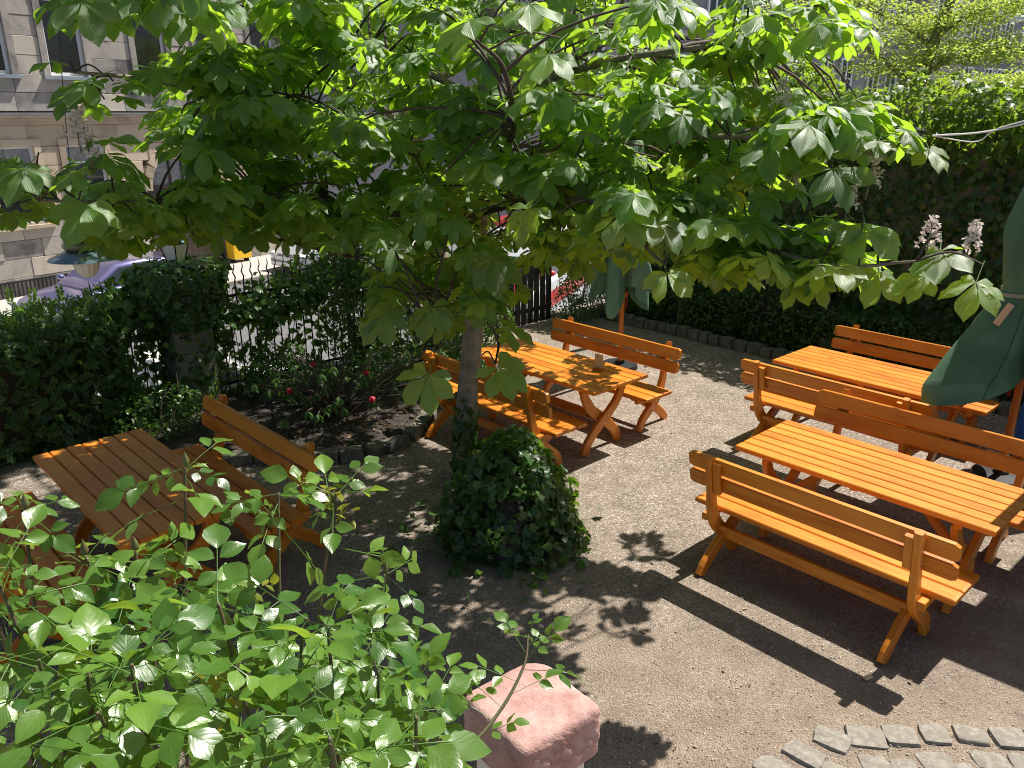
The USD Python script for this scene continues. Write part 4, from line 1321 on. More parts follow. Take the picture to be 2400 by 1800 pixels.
hull_plant("pillar_ivy", "ivy hanging in a thick crown over the stone pillar below the lantern", "ivy", pillar_surf, 2700, 0.085, ivyT, "ivy_leaf", r, 0.5, -0.8)


def fence_surf(n):
    v = r.uniform(-5.25, 0.4, n)
    z = np.where(r.random(n) < 0.68, r.normal(1.18, 0.17, n), r.uniform(0.1, 1.2, n))
    z = np.clip(z + 0.16 * np.sin(v * 2.1) - 0.06, 0.05, 1.62)
    thick = 0.05 + 0.16 * np.clip((z - 0.7) / 0.5, 0, 1)
    s = r.normal(size=n) * thick
    P = Gs(FU + s, v, z)
    return P, GD3 * np.sign(s)[:, None] + UP * 0.5 + 0 * P


hull_plant("fence_ivy", "ivy trailing over the iron fence with bright street showing through", "ivy", fence_surf, 6600, 0.09, ivyT, "ivy_leaf", r, 0.6, -0.8, gap=0.16, gscale=2.6,
           stems=stem_bundle([(G(FU + 0.02, v, 0.0), G(FU + r.normal() * 0.03, v + r.normal() * 0.5, 1.3)) for v in np.linspace(-5.1, 0.2, 26)], 0.008, r))
n = 260
v = r.uniform(-5.2, 0.2, n)
obj("young_leaves", leaves(Gs(FU + r.normal(size=n) * 0.12, v, 1.28 + 0.12 * np.sin(v * 2.1) + 0.10 * r.random(n)), facing(np.tile(UP, (n, 1)), n, r, 0.5, -0.3), r.uniform(0.05, 0.09, n), ivyT, r.uniform(0.4, 1, n), r), "creeper_leaf", stage.GetPrimAtPath("/World/fence_ivy"), smooth=True, kind="stuff")

# tall dark shrub behind the fence line
r = R(13)
sc = G(-4.6, -2.35, 0)
hull_plant("tall_shrub", "tall dark fine leaved shrub at the fence, left of the chestnut trunk", "shrub", blob_surf(sc + [0, 0, 1.15], (0.5, 0.5, 1.05), r, 0.2, 2, inner=0.5), 5200, 0.05, ovalT, "yew_leaf", r, 0.8, -0.2,
           stems=stem_bundle([(sc, sc + [r.normal() * 0.3, r.normal() * 0.3, 1.7]) for _ in range(9)], 0.02, r))
for (u, v, rr_, h_, lab) in ((-4.35, -3.55, 0.45, 0.55, "low dark shrub below the ivy fence, right of the stone pillar"), (-4.4, -1.3, 0.5, 0.75, "leafy shrub below the ivy fence behind the red flowers"), (-4.45, -0.3, 0.45, 0.7, "low shrub at the end of the ivy fence behind the middle bench"), (-4.2, -5.0, 0.5, 0.5, "low dark shrub between the yew hedge and the stone pillar"), (-3.75, -2.5, 0.42, 0.5, "dark leafy shrub in the flower bed left of the red flowers"), (-3.9, -3.3, 0.42, 0.42, "low leafy shrub in the flower bed near its stone edging, left part"), (-3.0, -2.0, 0.4, 0.36, "low dark shrub in the flower bed just left of the lowest red flower"), (-3.55, -1.35, 0.36, 0.42, "small dark shrub in the flower bed nearest the middle bench")):
    c = G(u, v, h_ * 0.55)
    hull_plant("shrub", lab, "shrub", blob_surf(c, (rr_, rr_, h_ * 0.6), r, 0.12, u, inner=0.5), 1300, 0.055, ovalT, "shrub_leaf", r, 0.8, -0.3, stems=stem_bundle([(G(u, v, 0), c + r.normal(size=3) * 0.2) for _ in range(6)], 0.012, r))

# flower bed: soil, stone edging, red flowering bush, spot lamp
ep = np.array([(-3.75, 6.75), (-3.1, 7.0), (-2.5, 7.12), (-1.9, 7.12), (-1.5, 7.2), (-1.15, 7.55), (-0.96, 8.1), (-0.95, 8.7), (-1.1, 9.3), (-1.35, 9.9), (-1.6, 10.5)])
es = spline(np.column_stack([ep, np.zeros(len(ep))]), 240)
ln = np.concatenate([[0], np.cumsum(np.linalg.norm(np.diff(es, axis=0), axis=1))])
bedpoly = np.vstack([es[::6], [G(-4.95, -0.6)], [G(-4.95, -5.1)]])
cen = bedpoly.mean(0)
bm = MB()
rings = [1.0, 0.93, 0.7, 0.4, 0.0]
vv_ = np.vstack([cen + (bedpoly - cen) * s + [0, 0, 0.03 + 0.07 * (1 - s ** 4)] for s in rings])
vv_[:, 2] += 0.03 * (meshkit.fbm(vv_ * 4, 3) - 0.5)
kk = len(bedpoly)
ff = []
for i in range(len(rings) - 1):
    for j in range(kk):
        a, b = i * kk + j, i * kk + (j + 1) % kk
        ff += [(a, b, b + kk), (a, b + kk, a + kk)]
tag(obj("flower_bed_soil", bm.add(vv_, ff), "soil", smooth=True), kind="structure")
r = R(14)
n = 900
w = r.random(n) ** 0.5
bp = bedpoly[r.integers(0, kk, n)]
p = cen + (bp - cen) * w[:, None]
p[:, 2] = 0.11 - 0.06 * w ** 4
lit = tag(obj("bed_mulch", leaves(p, upright(n, r, 0.5), r.uniform(0.025, 0.07, n), ovalT, r.random(n), r), "dry_leaf", smooth=True), "dry brown leaf litter covering the shaded flower bed", "leaf litter", kind="stuff")


def rough_stone(sx, sy, sz, r, lump=0.012, sub=2):
    m = trimesh.creation.box((sx, sy, sz))
    for _ in range(sub):
        m = m.subdivide()
    v = np.array(m.vertices)
    e = np.array([sx, sy, sz]) / 2
    q = v / e
    q = np.sign(q) * np.minimum(abs(q), 1)
    ln_ = np.linalg.norm(q, axis=1, keepdims=True)
    big = np.max(abs(q), axis=1, keepdims=True)
    v = v * (1 - 0.20 * (ln_ / np.maximum(big, 1e-6) - 1))
    v += lump * 2 * (meshkit.fbm(v * (1.2 / max(e)) * 1.5 + r.uniform(0, 90, 3), 3)[:, None] - 0.5) * nrm(v)
    return v, np.array(m.faces)


def put_stone(name, parent, c, yaw, dims, matn, r, lump=0.012, tiltx=0.0, sub=2):
    v, f = rough_stone(*dims, r, lump, sub)
    ct, stl = math.cos(tiltx), math.sin(tiltx)
    v = v @ np.array([[1, 0, 0], [0, ct, -stl], [0, stl, ct]]).T
    a, b = math.cos(yaw), math.sin(yaw)
    v = v @ np.array([[a, -b, 0], [b, a, 0], [0, 0, 1]]).T + c
    return obj(name, MB().add(v, f, None, np.clip(r.normal(0.5, 0.25), 0, 1)), matn, parent, smooth=40)


ed = thing("bed_edging", "curved row of grey stones edging the shaded flower bed", "stone edging", (-1.2, 7.5, 0.0), world=True)
s = 0.1
while s < ln[-1] - 0.1:
    L = r.uniform(0.18, 0.30)
    i = min(np.searchsorted(ln, s + L / 2), len(es) - 2)
    t = es[i + 1] - es[i]
    put_stone("stone", ed, es[i] + [r.normal() * 0.012, r.normal() * 0.012, 0.045], math.atan2(t[1], t[0]) + r.normal() * 0.08, (L - 0.012, r.uniform(0.13, 0.18), r.uniform(0.13, 0.18)), "edging_stone", r, 0.02, r.normal() * 0.1)
    s += L
# red flowering bush
r = R(15)
rb = thing("rhododendron", "shaded bush with long leaves and a few red flowers in the bed", "flowering bush", (-1.95, 8.15, 0.08), world=True)
heads = [ground(858, 877, 0.62), ground(872, 940, 0.5), ground(679, 921, 0.5), ground(735, 858, 0.62)]
base0 = np.array([-1.95, 8.15, 0.08])
smb = MB()
L_p, L_f, L_s = [], [[], [], []], []
tips = heads + [base0 + [r.normal() * 0.55, r.normal() * 0.5, r.uniform(0.25, 0.7)] for _ in range(64)]
for tpx in tips:
    b = base0 + [r.normal() * 0.12, r.normal() * 0.12, 0]
    tube(spline([b, (b + tpx) / 2 + [0, 0, 0.08], tpx], 6), np.linspace(0.011, 0.005, 6), 5, smb)
    for k in range(9):
        a = k * 2.4 + r.normal() * 0.3
        h_ = np.array([math.cos(a), math.sin(a), 0])
        L_p.append(tpx - UP * 0.03 * (k // 5))
        ax = axes((UP * 0.8 + h_ * 0.5)[None], (h_ - UP * r.uniform(0.1, 0.6))[None])
        for q_ in range(3):
            L_f[q_].append(ax[q_][0])
        L_s.append(r.uniform(0.065, 0.105))
L_p = np.array(L_p)
fr = tuple(np.array(a) for a in L_f)
obj("foliage", leaves(L_p, fr, np.array(L_s), longT, r.uniform(0.1, 0.7, len(L_p)), r), "shrub_leaf", rb, smooth=True, kind="stuff")
obj("stems", smb, "twig", rb)
for hd_ in heads:
    m = MB()
    n = 46
    d = rand_dirs(n, r) * [1, 1, 0.7]
    scatter(m, oval_tmpl(0.8, 0.3, 0.35), hd_ + [0, 0, 0.03] + d * 0.018, *axes(nrm(d + UP * 0.6), nrm(d + r.normal(size=(n, 3)) * 0.4)), r.uniform(0.025, 0.042, n), r.random(n))
    obj("flower", m, "petal_red", rb, smooth=True)
sb = ground(643, 1012, 0.06)
spt = thing("garden_spotlight", "small black spotlight on a spike in the flower bed behind the left bench", "garden light", sb)
obj("spike", tube([(0, 0, 0), (0, 0, 0.34)], 0.012, 8), "black_plastic", spt)
obj("head", tube([(-0.06, -0.03, 0.33), (-0.02, -0.01, 0.36), (0.06, 0.03, 0.42)], [0.035, 0.042, 0.05], 14), "black_plastic", spt, smooth=40)

# ivy mound at the foot of the chestnut
r = R(16)
mc_ = np.array([0.02, 5.78, 0.0])


def mound_surf(n):
    d = rand_dirs(n, r)
    d[:, 2] = abs(d[:, 2])
    P = mc_ + d * np.array([0.60, 0.74, 0.86]) * (1 - 0.22 * r.random(n) ** 2)[:, None]
    P[:, :2] += (mc_[:2] - P[:, :2]) * (0.12 * np.clip(P[:, 2:] / 0.7, 0, 1))
    nn = nrm(d / np.array([0.60, 0.74, 0.86]))
    P = P + nn * (0.50 * (meshkit.fbm(P * 2.2 + 7, 3) - 0.5))[:, None]
    m = r.random(n) < 0.10
    P[m] = np.column_stack([mc_[0] - 0.22 + r.normal(size=m.sum()) * 0.34, mc_[1] - 0.22 + r.normal(size=m.sum()) * 0.36, 0.03 + 0.05 * r.random(m.sum())])
    nn[m] = UP
    t_ = r.random(n) < 0.10
    a = r.uniform(0, 6.28, n)
    z = r.uniform(0.1, 0.95, n) * r.random(n) ** 0.8
    TP = np.stack([-0.43 + 0.11 * np.cos(a), 6.76 + 0.11 * np.sin(a), z], 1)
    P[t_] = TP[t_]
    nn[t_] = np.stack([np.cos(a), np.sin(a), 0 * a], 1)[t_]
    P[:, 2] = np.maximum(P[:, 2], 0.02)
    return P, nn


mo = hull_plant("ivy_mound", "rounded dark mound of ivy at the foot of the chestnut trunk", "ivy", mound_surf, 3300, 0.074, ivyT, "ivy_leaf", r, 0.55, -0.8, parts=290)
core = trimesh.creation.icosphere(3, 1.0)
v = np.array(core.vertices)
v = v * [0.42, 0.55, 0.62] * (0.9 + 0.3 * meshkit.fbm(v * 1.6 + 4, 3)[:, None])
v[:, 2] = np.maximum(v[:, 2], 0)
obj("stump", MB().add(v + mc_, core.faces), "soil", mo, smooth=True)

# ------------------------------------------------------------------ ivy wall, shrub border, stone edging at the back
r = R(17)
iw = thing("garden_wall", "tall garden wall behind the tables, hidden under ivy", "wall", G(1.0, 3.67, 0.0), world=True)
obj("masonry", frame_box(np.append(GO, 0), GD3, GN3, (-4.9, 3.55, -0.02), (8.0, 3.8, 3.05), MB()), "edging_stone", iw)


def wall_ivy(n):
    u = r.uniform(-4.6, 6.6, n)
    z = r.uniform(0.05, 3.2, n)
    P = Gs(u, 3.5 - 0.14 * r.random(n), z)
    lump = 0.35 * (meshkit.fbm(P * 1.4 + 2, 4) - 0.42)
    P = P - GN3 * lump[:, None]
    return P, np.tile(-GN3, (n, 1))


hull_plant("wall_ivy", "dark ivy covering the tall garden wall behind the tables", "ivy", wall_ivy, 12000, 0.10, ivyT, "ivy_leaf", r, 0.5, -0.9)
nz = 9500


def top_surf(n):
    u = r.uniform(-4.7, 6.8, n)
    hgt = 3.55 + 0.75 * (meshkit.fbm(np.stack([u * 0.7, 0 * u, 0 * u], 1) + 11, 4) - 0.35) + np.where(u < -1.5, 0.25, 0.0)
    a = r.uniform(-0.4, math.pi + 0.3, n)
    k = 1 - 0.4 * r.random(n) ** 2
    P = Gs(u, 3.6 - 0.45 * np.cos(a) * k - 0.05, 2.95 + (hgt - 2.95) * np.sin(a) * k)
    nn = nrm(-GN3 * np.cos(a)[:, None] + UP * np.maximum(np.sin(a), 0)[:, None])
    P = P + nn * (0.5 * (meshkit.fbm(P * 1.9 + 5, 3) - 0.5))[:, None]
    return P, nn


hull_plant("wall_creeper", "bright sunlit creeper billowing over the top of the garden wall", "creeper", top_surf, nz, 0.10, ivyT[:2] + ovalT[:2], "creeper_leaf", r, 0.6, -0.9)
# stems hanging on the wall
sm_ = MB()
for _ in range(60):
    u = r.uniform(-4.4, 6, 1)[0]
    z = r.uniform(0.6, 3, 1)[0]
    tube(spline([G(u, 3.42, z), G(u + r.normal() * 0.1, 3.36, z - 0.3), G(u + r.normal() * 0.25, 3.40, max(z - 0.8, 0.1))], 7), 0.005, 4, sm_, r.random())
obj("vines", sm_, "twig", iw)

r = R(18)
seg = [(-4.45, -3.7, 2.45, 3.1, 0.62), (-3.72, -2.9, 2.5, 3.15, 0.78), (-2.95, -2.1, 2.5, 3.1, 0.66), (-2.15, -1.2, 2.5, 3.1, 0.82), (-1.25, -0.3, 2.55, 3.1, 0.7), (-0.3, 0.8, 2.6, 3.15, 0.75), (0.8, 2.2, 2.65, 3.2, 0.8)]
labs = ["dark shrub in the far corner of the back border", "dark shrub behind the small parasol pole", "dark shrub right of the small parasol pole in the back border", "dark shrub before the pale tree trunk in the back border", "dark shrub above the stone edging in the back border", "dark shrub left of the bench under the ivy wall", "dark shrub behind the bench under the ivy wall"]
for (a, b, c, d, h_), lab in zip(seg, labs):
    st = stem_bundle([(G(r.uniform(a, b), (c + d) / 2, 0), G(r.uniform(a, b), (c + d) / 2 + r.normal() * 0.15, h_)) for _ in range(14)], 0.010, r)
    hull_plant("border_shrub", lab, "shrub", box_surf(a - 0.05, b + 0.05, c, d, 0.02, h_, r, 0.16, a), 2600, 0.058, ovalT, "shrub_leaf", r, 0.8, -0.2, stems=st)
st = stem_bundle([(G(-4.55, v, 0), G(-4.55 + r.normal() * 0.1, v + r.normal() * 0.1, 1.0)) for v in np.linspace(1.65, 3.3, 20)], 0.010, r)
hull_plant("corner_hedge", "dark hedge beside the black slat gate behind the middle table", "hedge", box_surf(-4.85, -4.3, 1.55, 3.5, 0.02, 1.02, r, 0.14, 7), 5200, 0.05, ovalT, "shrub_leaf", r, 0.8, -0.2, stems=st)
bs = thing("border_edging", "row of squared grey stones edging the back shrub border", "stone edging", G(-1.0, 2.33, 0.0), world=True)
u = -4.3
while u < 2.2:
    L = r.uniform(0.17, 0.24)
    put_stone("stone", bs, G(u + L / 2, 2.33 + r.normal() * 0.012, 0.065), TH + r.normal() * 0.05, (L - 0.012, 0.15, r.uniform(0.15, 0.2)), "edging_stone", r, 0.014)
    u += L
bsoil = MB()
sheet([G(-4.9, 2.36, 0.035), G(2.6, 2.36, 0.035), G(2.6, 3.5, 0.045), G(-4.9, 3.5, 0.045)], bsoil)
tag(obj("border_soil", bsoil, "soil"), kind="structure")
# weathered board fence seen in the gap left of the wall's ivy
wf = thing("board_fence", "dark weathered upright board fence behind the back shrubs", "fence", G(-1.9, 3.22, 0.0), world=True)
for i in range(16):
    u = -2.9 + i * 0.125
    obj("board", bar([G(u, 3.22, 0.03), G(u, 3.22, 1.35 + 0.05 * r.random())], GN3, 0.115, 0.022, 0.003), "grey_slat", wf)
obj("rail", bar([G(-2.95, 3.25, 0.9), G(-0.9, 3.25, 0.9)], UP, 0.03, 0.07, 0.003), "grey_slat", wf)

# cable with a white rope at the upper right
wr = thing("festoon_cable", "double white cable slung from the chestnut to the right", "cable", at(2300, 300, 8.3), world=True)
a0, a1 = at(2185, 318, 8.2), at(2560, 250, 8.6)
obj("cable", tube(spline([a0, (a0 * 0.6 + a1 * 0.4) - [0, 0, 0.05], a1], 14), 0.009, 6), "rope_white", wr)
obj("rope", tube(spline([a0, (a0 * 0.7 + a1 * 0.3) - [0, 0, 0.12], a0 * 0.55 + a1 * 0.45 - [0, 0, 0.035], a1 + [0, 0, 0.02]], 18), 0.006, 6), "rope_white", wr)
# blue barrel at the right edge, grey stone by the far bench, chip of wood
bb = ground(2412, 1065, 0.0)
bl = thing("blue_barrel", "blue plastic barrel just showing at the right edge behind the benches", "barrel", (bb[0] + 0.03, bb[1], 0))
obj("body", lathe([(0.001, 0.0), (0.15, 0.0), (0.175, 0.05), (0.185, 0.3), (0.175, 0.52), (0.15, 0.56), (0.001, 0.56)], 24), "blue_plastic", bl, smooth=35)
obj("lid", lathe([(0.155, 0.562), (0.165, 0.57), (0.16, 0.6), (0.001, 0.605)], 24), "blue_plastic", bl, smooth=35)
gs = ground(1945, 822, 0.05)
gst = thing("grey_boulder", "smooth grey stone by the far bench's left end", "stone", gs)
v, f = rough_stone(0.30, 0.24, 0.22, r, 0.02, 3)
obj("stone", MB().add(v + [0, 0, 0.05], f), "granite", gst, smooth=True)
ch = ground(2035, 1588, 0.008)
cw = thing("wood_chip", "pale flat chip of wood on the gravel at the bench's shadow", "wood chip", ch, 0.4)
obj("chip", bar([(-0.028, 0, 0), (0.026, 0.004, 0.004)], (0.1, 1, 0), 0.012, 0.03, 0.002), "chip_wood", cw)

# ------------------------------------------------------------------ horse chestnut
palT = [palmate(R(100 + i), 6, 1) for i in range(10)]
palF = [palmate(R(200 + i), 10, 2) for i in range(10)]


class Tree:
    def __init__(self, name, label, trunk, radii, branches, bark, seed, cat="tree"):
        self.r = R(seed)
        self.t = thing(name, label, cat, trunk[0], world=True)
        pts = spline(trunk, 26)
        rad = np.interp(np.linspace(0, 1, 26), np.linspace(0, 1, len(radii)), radii)
        k = 16
        mb = tube(pts, rad, k)
        v, f, u, tt = mb.data()
        v = v + 0.12 * rad.max() * 2 * (meshkit.fbm(v * [7, 7, 2.2], 3) - 0.5)[:, None] * [1, 1, 0]
        self.trunk_prim = obj("trunk", MB().add(v, f, u, tt), bark, self.t, smooth=True)
        self.nodes, self.nr = [pts[8:]], [rad[8:]]
        for b, r0, r1 in branches:
            s = spline(b, 22)
            s = s + 0.03 * (np.stack([meshkit.noise(s * 2.1 + 9 * i) for i in range(3)], 1) - 0.5) * np.linspace(0, 1, 22)[:, None]
            rr = np.linspace(r0, r1, 22)
            obj("branch", tube(s, rr, 8), "twig" if r0 < 0.03 else bark, self.t, smooth=True)
            self.nodes.append(s)
            self.nr.append(rr)
        self.nodes, self.nr = np.vstack(self.nodes), np.concatenate(self.nr)
        self.twigs = MB()
        self.P, self.X, self.Y, self.Z, self.S, self.W = [], [], [], [], [], []

    def tip(self, p, outward=None, n=5, size=0.18, tilt=(0.15, 0.75)):
        r = self.r
        d = np.linalg.norm(self.nodes - p, axis=1) + 0.25 * np.maximum(self.nodes[:, 2] - p[2], 0)
        i = int(np.argmin(d))
        a = self.nodes[i]
        L = np.linalg.norm(p - a)
        m1 = a + (p - a) * 0.35 + [0, 0, 0.10 * L]
        m2 = a + (p - a) * 0.75 + [r.normal() * 0.05 * L, r.normal() * 0.05 * L, 0.08 * L]
        r1 = 0.0045
        tube(spline([a, m1, m2, p], 7), np.linspace(min(max(0.006 + 0.006 * L, r1), self.nr[i]), r1, 7), 5, self.twigs, r.random())
        f0 = r.uniform(0, 6.28)
        for j in range(n):
            az = f0 + 2 * math.pi * j / n + r.normal() * 0.25
            h = np.array([math.cos(az), math.sin(az), 0])
            tau = r.uniform(*tilt)
            sz = size * r.uniform(0.7, 1.15)
            pet = sz * 0.75
            N = nrm(UP * math.cos(tau) + h * math.sin(tau) + r.normal(size=3) * 0.16)
            A = nrm(h * math.cos(tau) - UP * math.sin(tau))
            base = p + h * pet * 0.85 + UP * pet * r.uniform(0.0, 0.35) - UP * 0.04 * (j % 2)
            self.leaf(base, N, A, sz)

    gaps = []

    def leaf(self, base, N, A, sz, w=0.0):
        if w == 0 and self.gaps:  # openings in the crown through which the street shows
            c = px(base + 0.5 * sz * A)[0]
            for x0, y0, x1, y1, pr in self.gaps:
                if x0 < c[0] < x1 and y0 < c[1] < y1 and self.r.random() < pr:
                    return
        X = nrm(A - (A @ N) * N)
        self.P.append(base)
        self.X.append(X)
        self.Y.append(np.cross(N, X))
        self.Z.append(N)
        self.S.append(sz)
        self.W.append(w)

    def finish(self, nparts, matn="chestnut_leaf"):
        r = self.r
        P, X, Y, Z, S, W = (np.array(a) for a in (self.P, self.X, self.Y, self.Z, self.S, self.W))
        q = px(P)
        vis = (q[:, 0] > -40) & (q[:, 0] < 2440) & (q[:, 1] > -40) & (q[:, 1] < 1840)
        score = np.where(vis, S / q[:, 2], 0) + W
        o = np.argsort(-score)
        tone = np.clip(r.normal(0.45, 0.25, len(P)), 0, 1)
        for i in o[:nparts]:
            t = palF[int(r.integers(len(palF)))]
            obj("leaf", scatter(MB(), t, P[i:i + 1], X[i:i + 1], Y[i:i + 1], Z[i:i + 1], S[i:i + 1], tone[i:i + 1]), matn, self.t, smooth=True)
        o = o[nparts:]
        obj("foliage", leaves(P[o], (X[o], Y[o], Z[o]), S[o], palT, tone[o], r), matn, self.t, smooth=True, kind="stuff")
        obj("twigs", self.twigs, "twig", self.t, smooth=True, kind="stuff")


def B(*c):
    return [at(*x) for x in c]


tr = [(-0.44, 6.76, -0.05), (-0.43, 6.76, 0.5), (-0.38, 6.76, 1.1), (-0.32, 6.76, 1.8), (-0.28, 6.77, 2.5), (-0.21, 6.8, 3.5), (-0.15, 6.9, 4.6), (-0.2, 7.0, 6.2)]
ja, jb, jc, jd, je = np.array([-0.31, 6.76, 1.95]), np.array([-0.28, 6.77, 2.45]), np.array([-0.26, 6.78, 2.85]), np.array([-0.22, 6.8, 3.35]), np.array([-0.16, 6.88, 4.4])
br = [
    ([jb, *B((900, 500, 6.6), (700, 470, 6.2), (480, 470, 5.6), (280, 470, 5.2), (90, 465, 4.9))], 0.032, 0.008),
    ([ja, *B((960, 600, 6.7), (820, 600, 6.5), (640, 560, 6.2), (430, 540, 5.8))], 0.028, 0.007),
    ([jc, *B((900, 340, 6.3), (660, 250, 5.9), (380, 190, 5.4), (170, 170, 5.1))], 0.032, 0.008),
    ([jd, *B((900, 120, 6.5), (700, 20, 6.2), (450, -60, 5.6), (200, -40, 5.0))], 0.03, 0.008),
    ([jb, *B((1290, 430, 5.9), (1500, 470, 5.2), (1760, 570, 4.6), (1960, 625, 4.3), (2150, 615, 4.15))], 0.032, 0.006),
    ([jc, *B((1380, 330, 5.7), (1640, 320, 5.0), (1880, 330, 4.6), (2080, 370, 4.45))], 0.03, 0.007),
    ([jd, *B((1400, 150, 5.8), (1680, 100, 5.4), (1900, 20, 5.2))], 0.03, 0.009),
    ([jc, *B((1200, 320, 5.3), (1180, 170, 4.4), (1110, 90, 3.95))], 0.026, 0.007),
    ([ja, *B((1080, 700, 5.9), (1020, 770, 5.0), (990, 830, 4.6))], 0.018, 0.006),
    ([ja, *B((1150, 690, 5.9), (1165, 790, 5.0), (1160, 850, 4.6))], 0.016, 0.006),
    ([jb, *B((1250, 470, 5.4), (1380, 470, 4.5), (1450, 520, 4.1), (1560, 620, 4.1))], 0.022, 0.006),
    ([je, (-1.3, 6.4, 5.2), (-2.6, 6.2, 5.6)], 0.03, 0.01), ([je, (-1.0, 8.2, 5.3), (-1.9, 9.2, 5.6)], 0.03, 0.01), ([je, (0.5, 6.2, 5.4), (0.9, 5.6, 5.8)], 0.03, 0.01), ([(-0.2, 7.0, 6.0), (-1.2, 7.4, 6.6), (-2.2, 7.6, 6.9)], 0.025, 0.008)]
ct = Tree("chestnut_tree", "young horse chestnut in the middle of the court, its leafy boughs spreading across the picture", tr, [0.105, 0.098, 0.092, 0.086, 0.08, 0.068, 0.055, 0.03], br, "bark", 21)
r = R(22)
ct.gaps = [(-50, 40, 330, 300, 0.8), (330, 40, 420, 130, 0.6), (-50, 540, 170, 760, 0.95), (1130, 440, 1225, 650, 0.6), (360, 510, 475, 625, 0.6), (1395, 560, 1545, 720, 0.6), (540, 575, 870, 720, 0.85), (425, 545, 560, 660, 0.7), (230, 600, 540, 760, 0.9), (1290, 470, 1370, 560, 0.5), (1240, 640, 1700, 900, 0.9), (2080, 380, 2400, 560, 0.9), (690, 400, 760, 440, 0.5)]
regions = [(380, 110, 700, 330, 42, 5.0, 7.3), (430, 230, 1000, 560, 82, 5.0, 7.6), (600, -20, 1150, 300, 56, 5.0, 7.4), (1000, 200, 1400, 560, 62, 4.8, 7.0), (1150, -20, 1750, 260, 34, 4.5, 7.2),
           (1400, 220, 1880, 480, 34, 4.4, 5.9), (1450, 430, 1700, 620, 20, 4.2, 5.6), (1650, 500, 2010, 640, 22, 4.25, 4.9), (1250, 380, 1500, 600, 14, 4.3, 5.4), (0, 350, 330, 520, 10, 4.9, 5.8), (240, 430, 640, 570, 22, 5.0, 6.6), (60, -40, 520, 40, 11, 4.4, 5.4),
           (880, 560, 1230, 740, 24, 4.7, 6.3), (1840, 260, 2080, 380, 10, 4.3, 4.9), (1700, -20, 1960, 130, 14, 4.8, 5.9), (100, 120, 300, 260, 4, 5.0, 5.6), (700, 480, 1050, 620, 20, 5.4, 6.8), (900, 300, 1320, 560, 30, 6.6, 8.2), (1230, 400, 1480, 620, 18, 4.6, 6.2), (1330, 120, 1750, 400, 26, 7.0, 9.2), (1650, 210, 2020, 330, 20, 6.0, 7.3)]
for x0, y0, x1, y1, n, d0, d1 in regions:
    for i in range(n):
        ct.tip(at(r.uniform(x0, x1), r.uniform(y0, y1), r.uniform(d0, d1)), n=int(r.integers(4, 7)), size=r.uniform(0.14, 0.225))
k = 0
while k < 270:
    d = rand_dirs(1, r)[0] * (0.35 + 0.65 * r.random() ** 0.5)
    p = np.array([-1.0, 8.2, 5.7]) + d * [3.6, 3.6, 1.6]
    q = px(p)[0]
    sx_ = p[0] - 0.5 * p[2]
    if q[1] > -110 or sx_ > (-0.85 if p[1] - 0.4 * p[2] > 7.0 else -0.35):
        continue
    ys_ = p[1] - 0.4 * p[2]
    if -4.1 < sx_ < -2.3 and 4.0 < ys_ < 6.0 and r.random() < 0.92:
        k += 1
        continue
    ct.tip(p, size=r.uniform(0.16, 0.21))
    k += 1
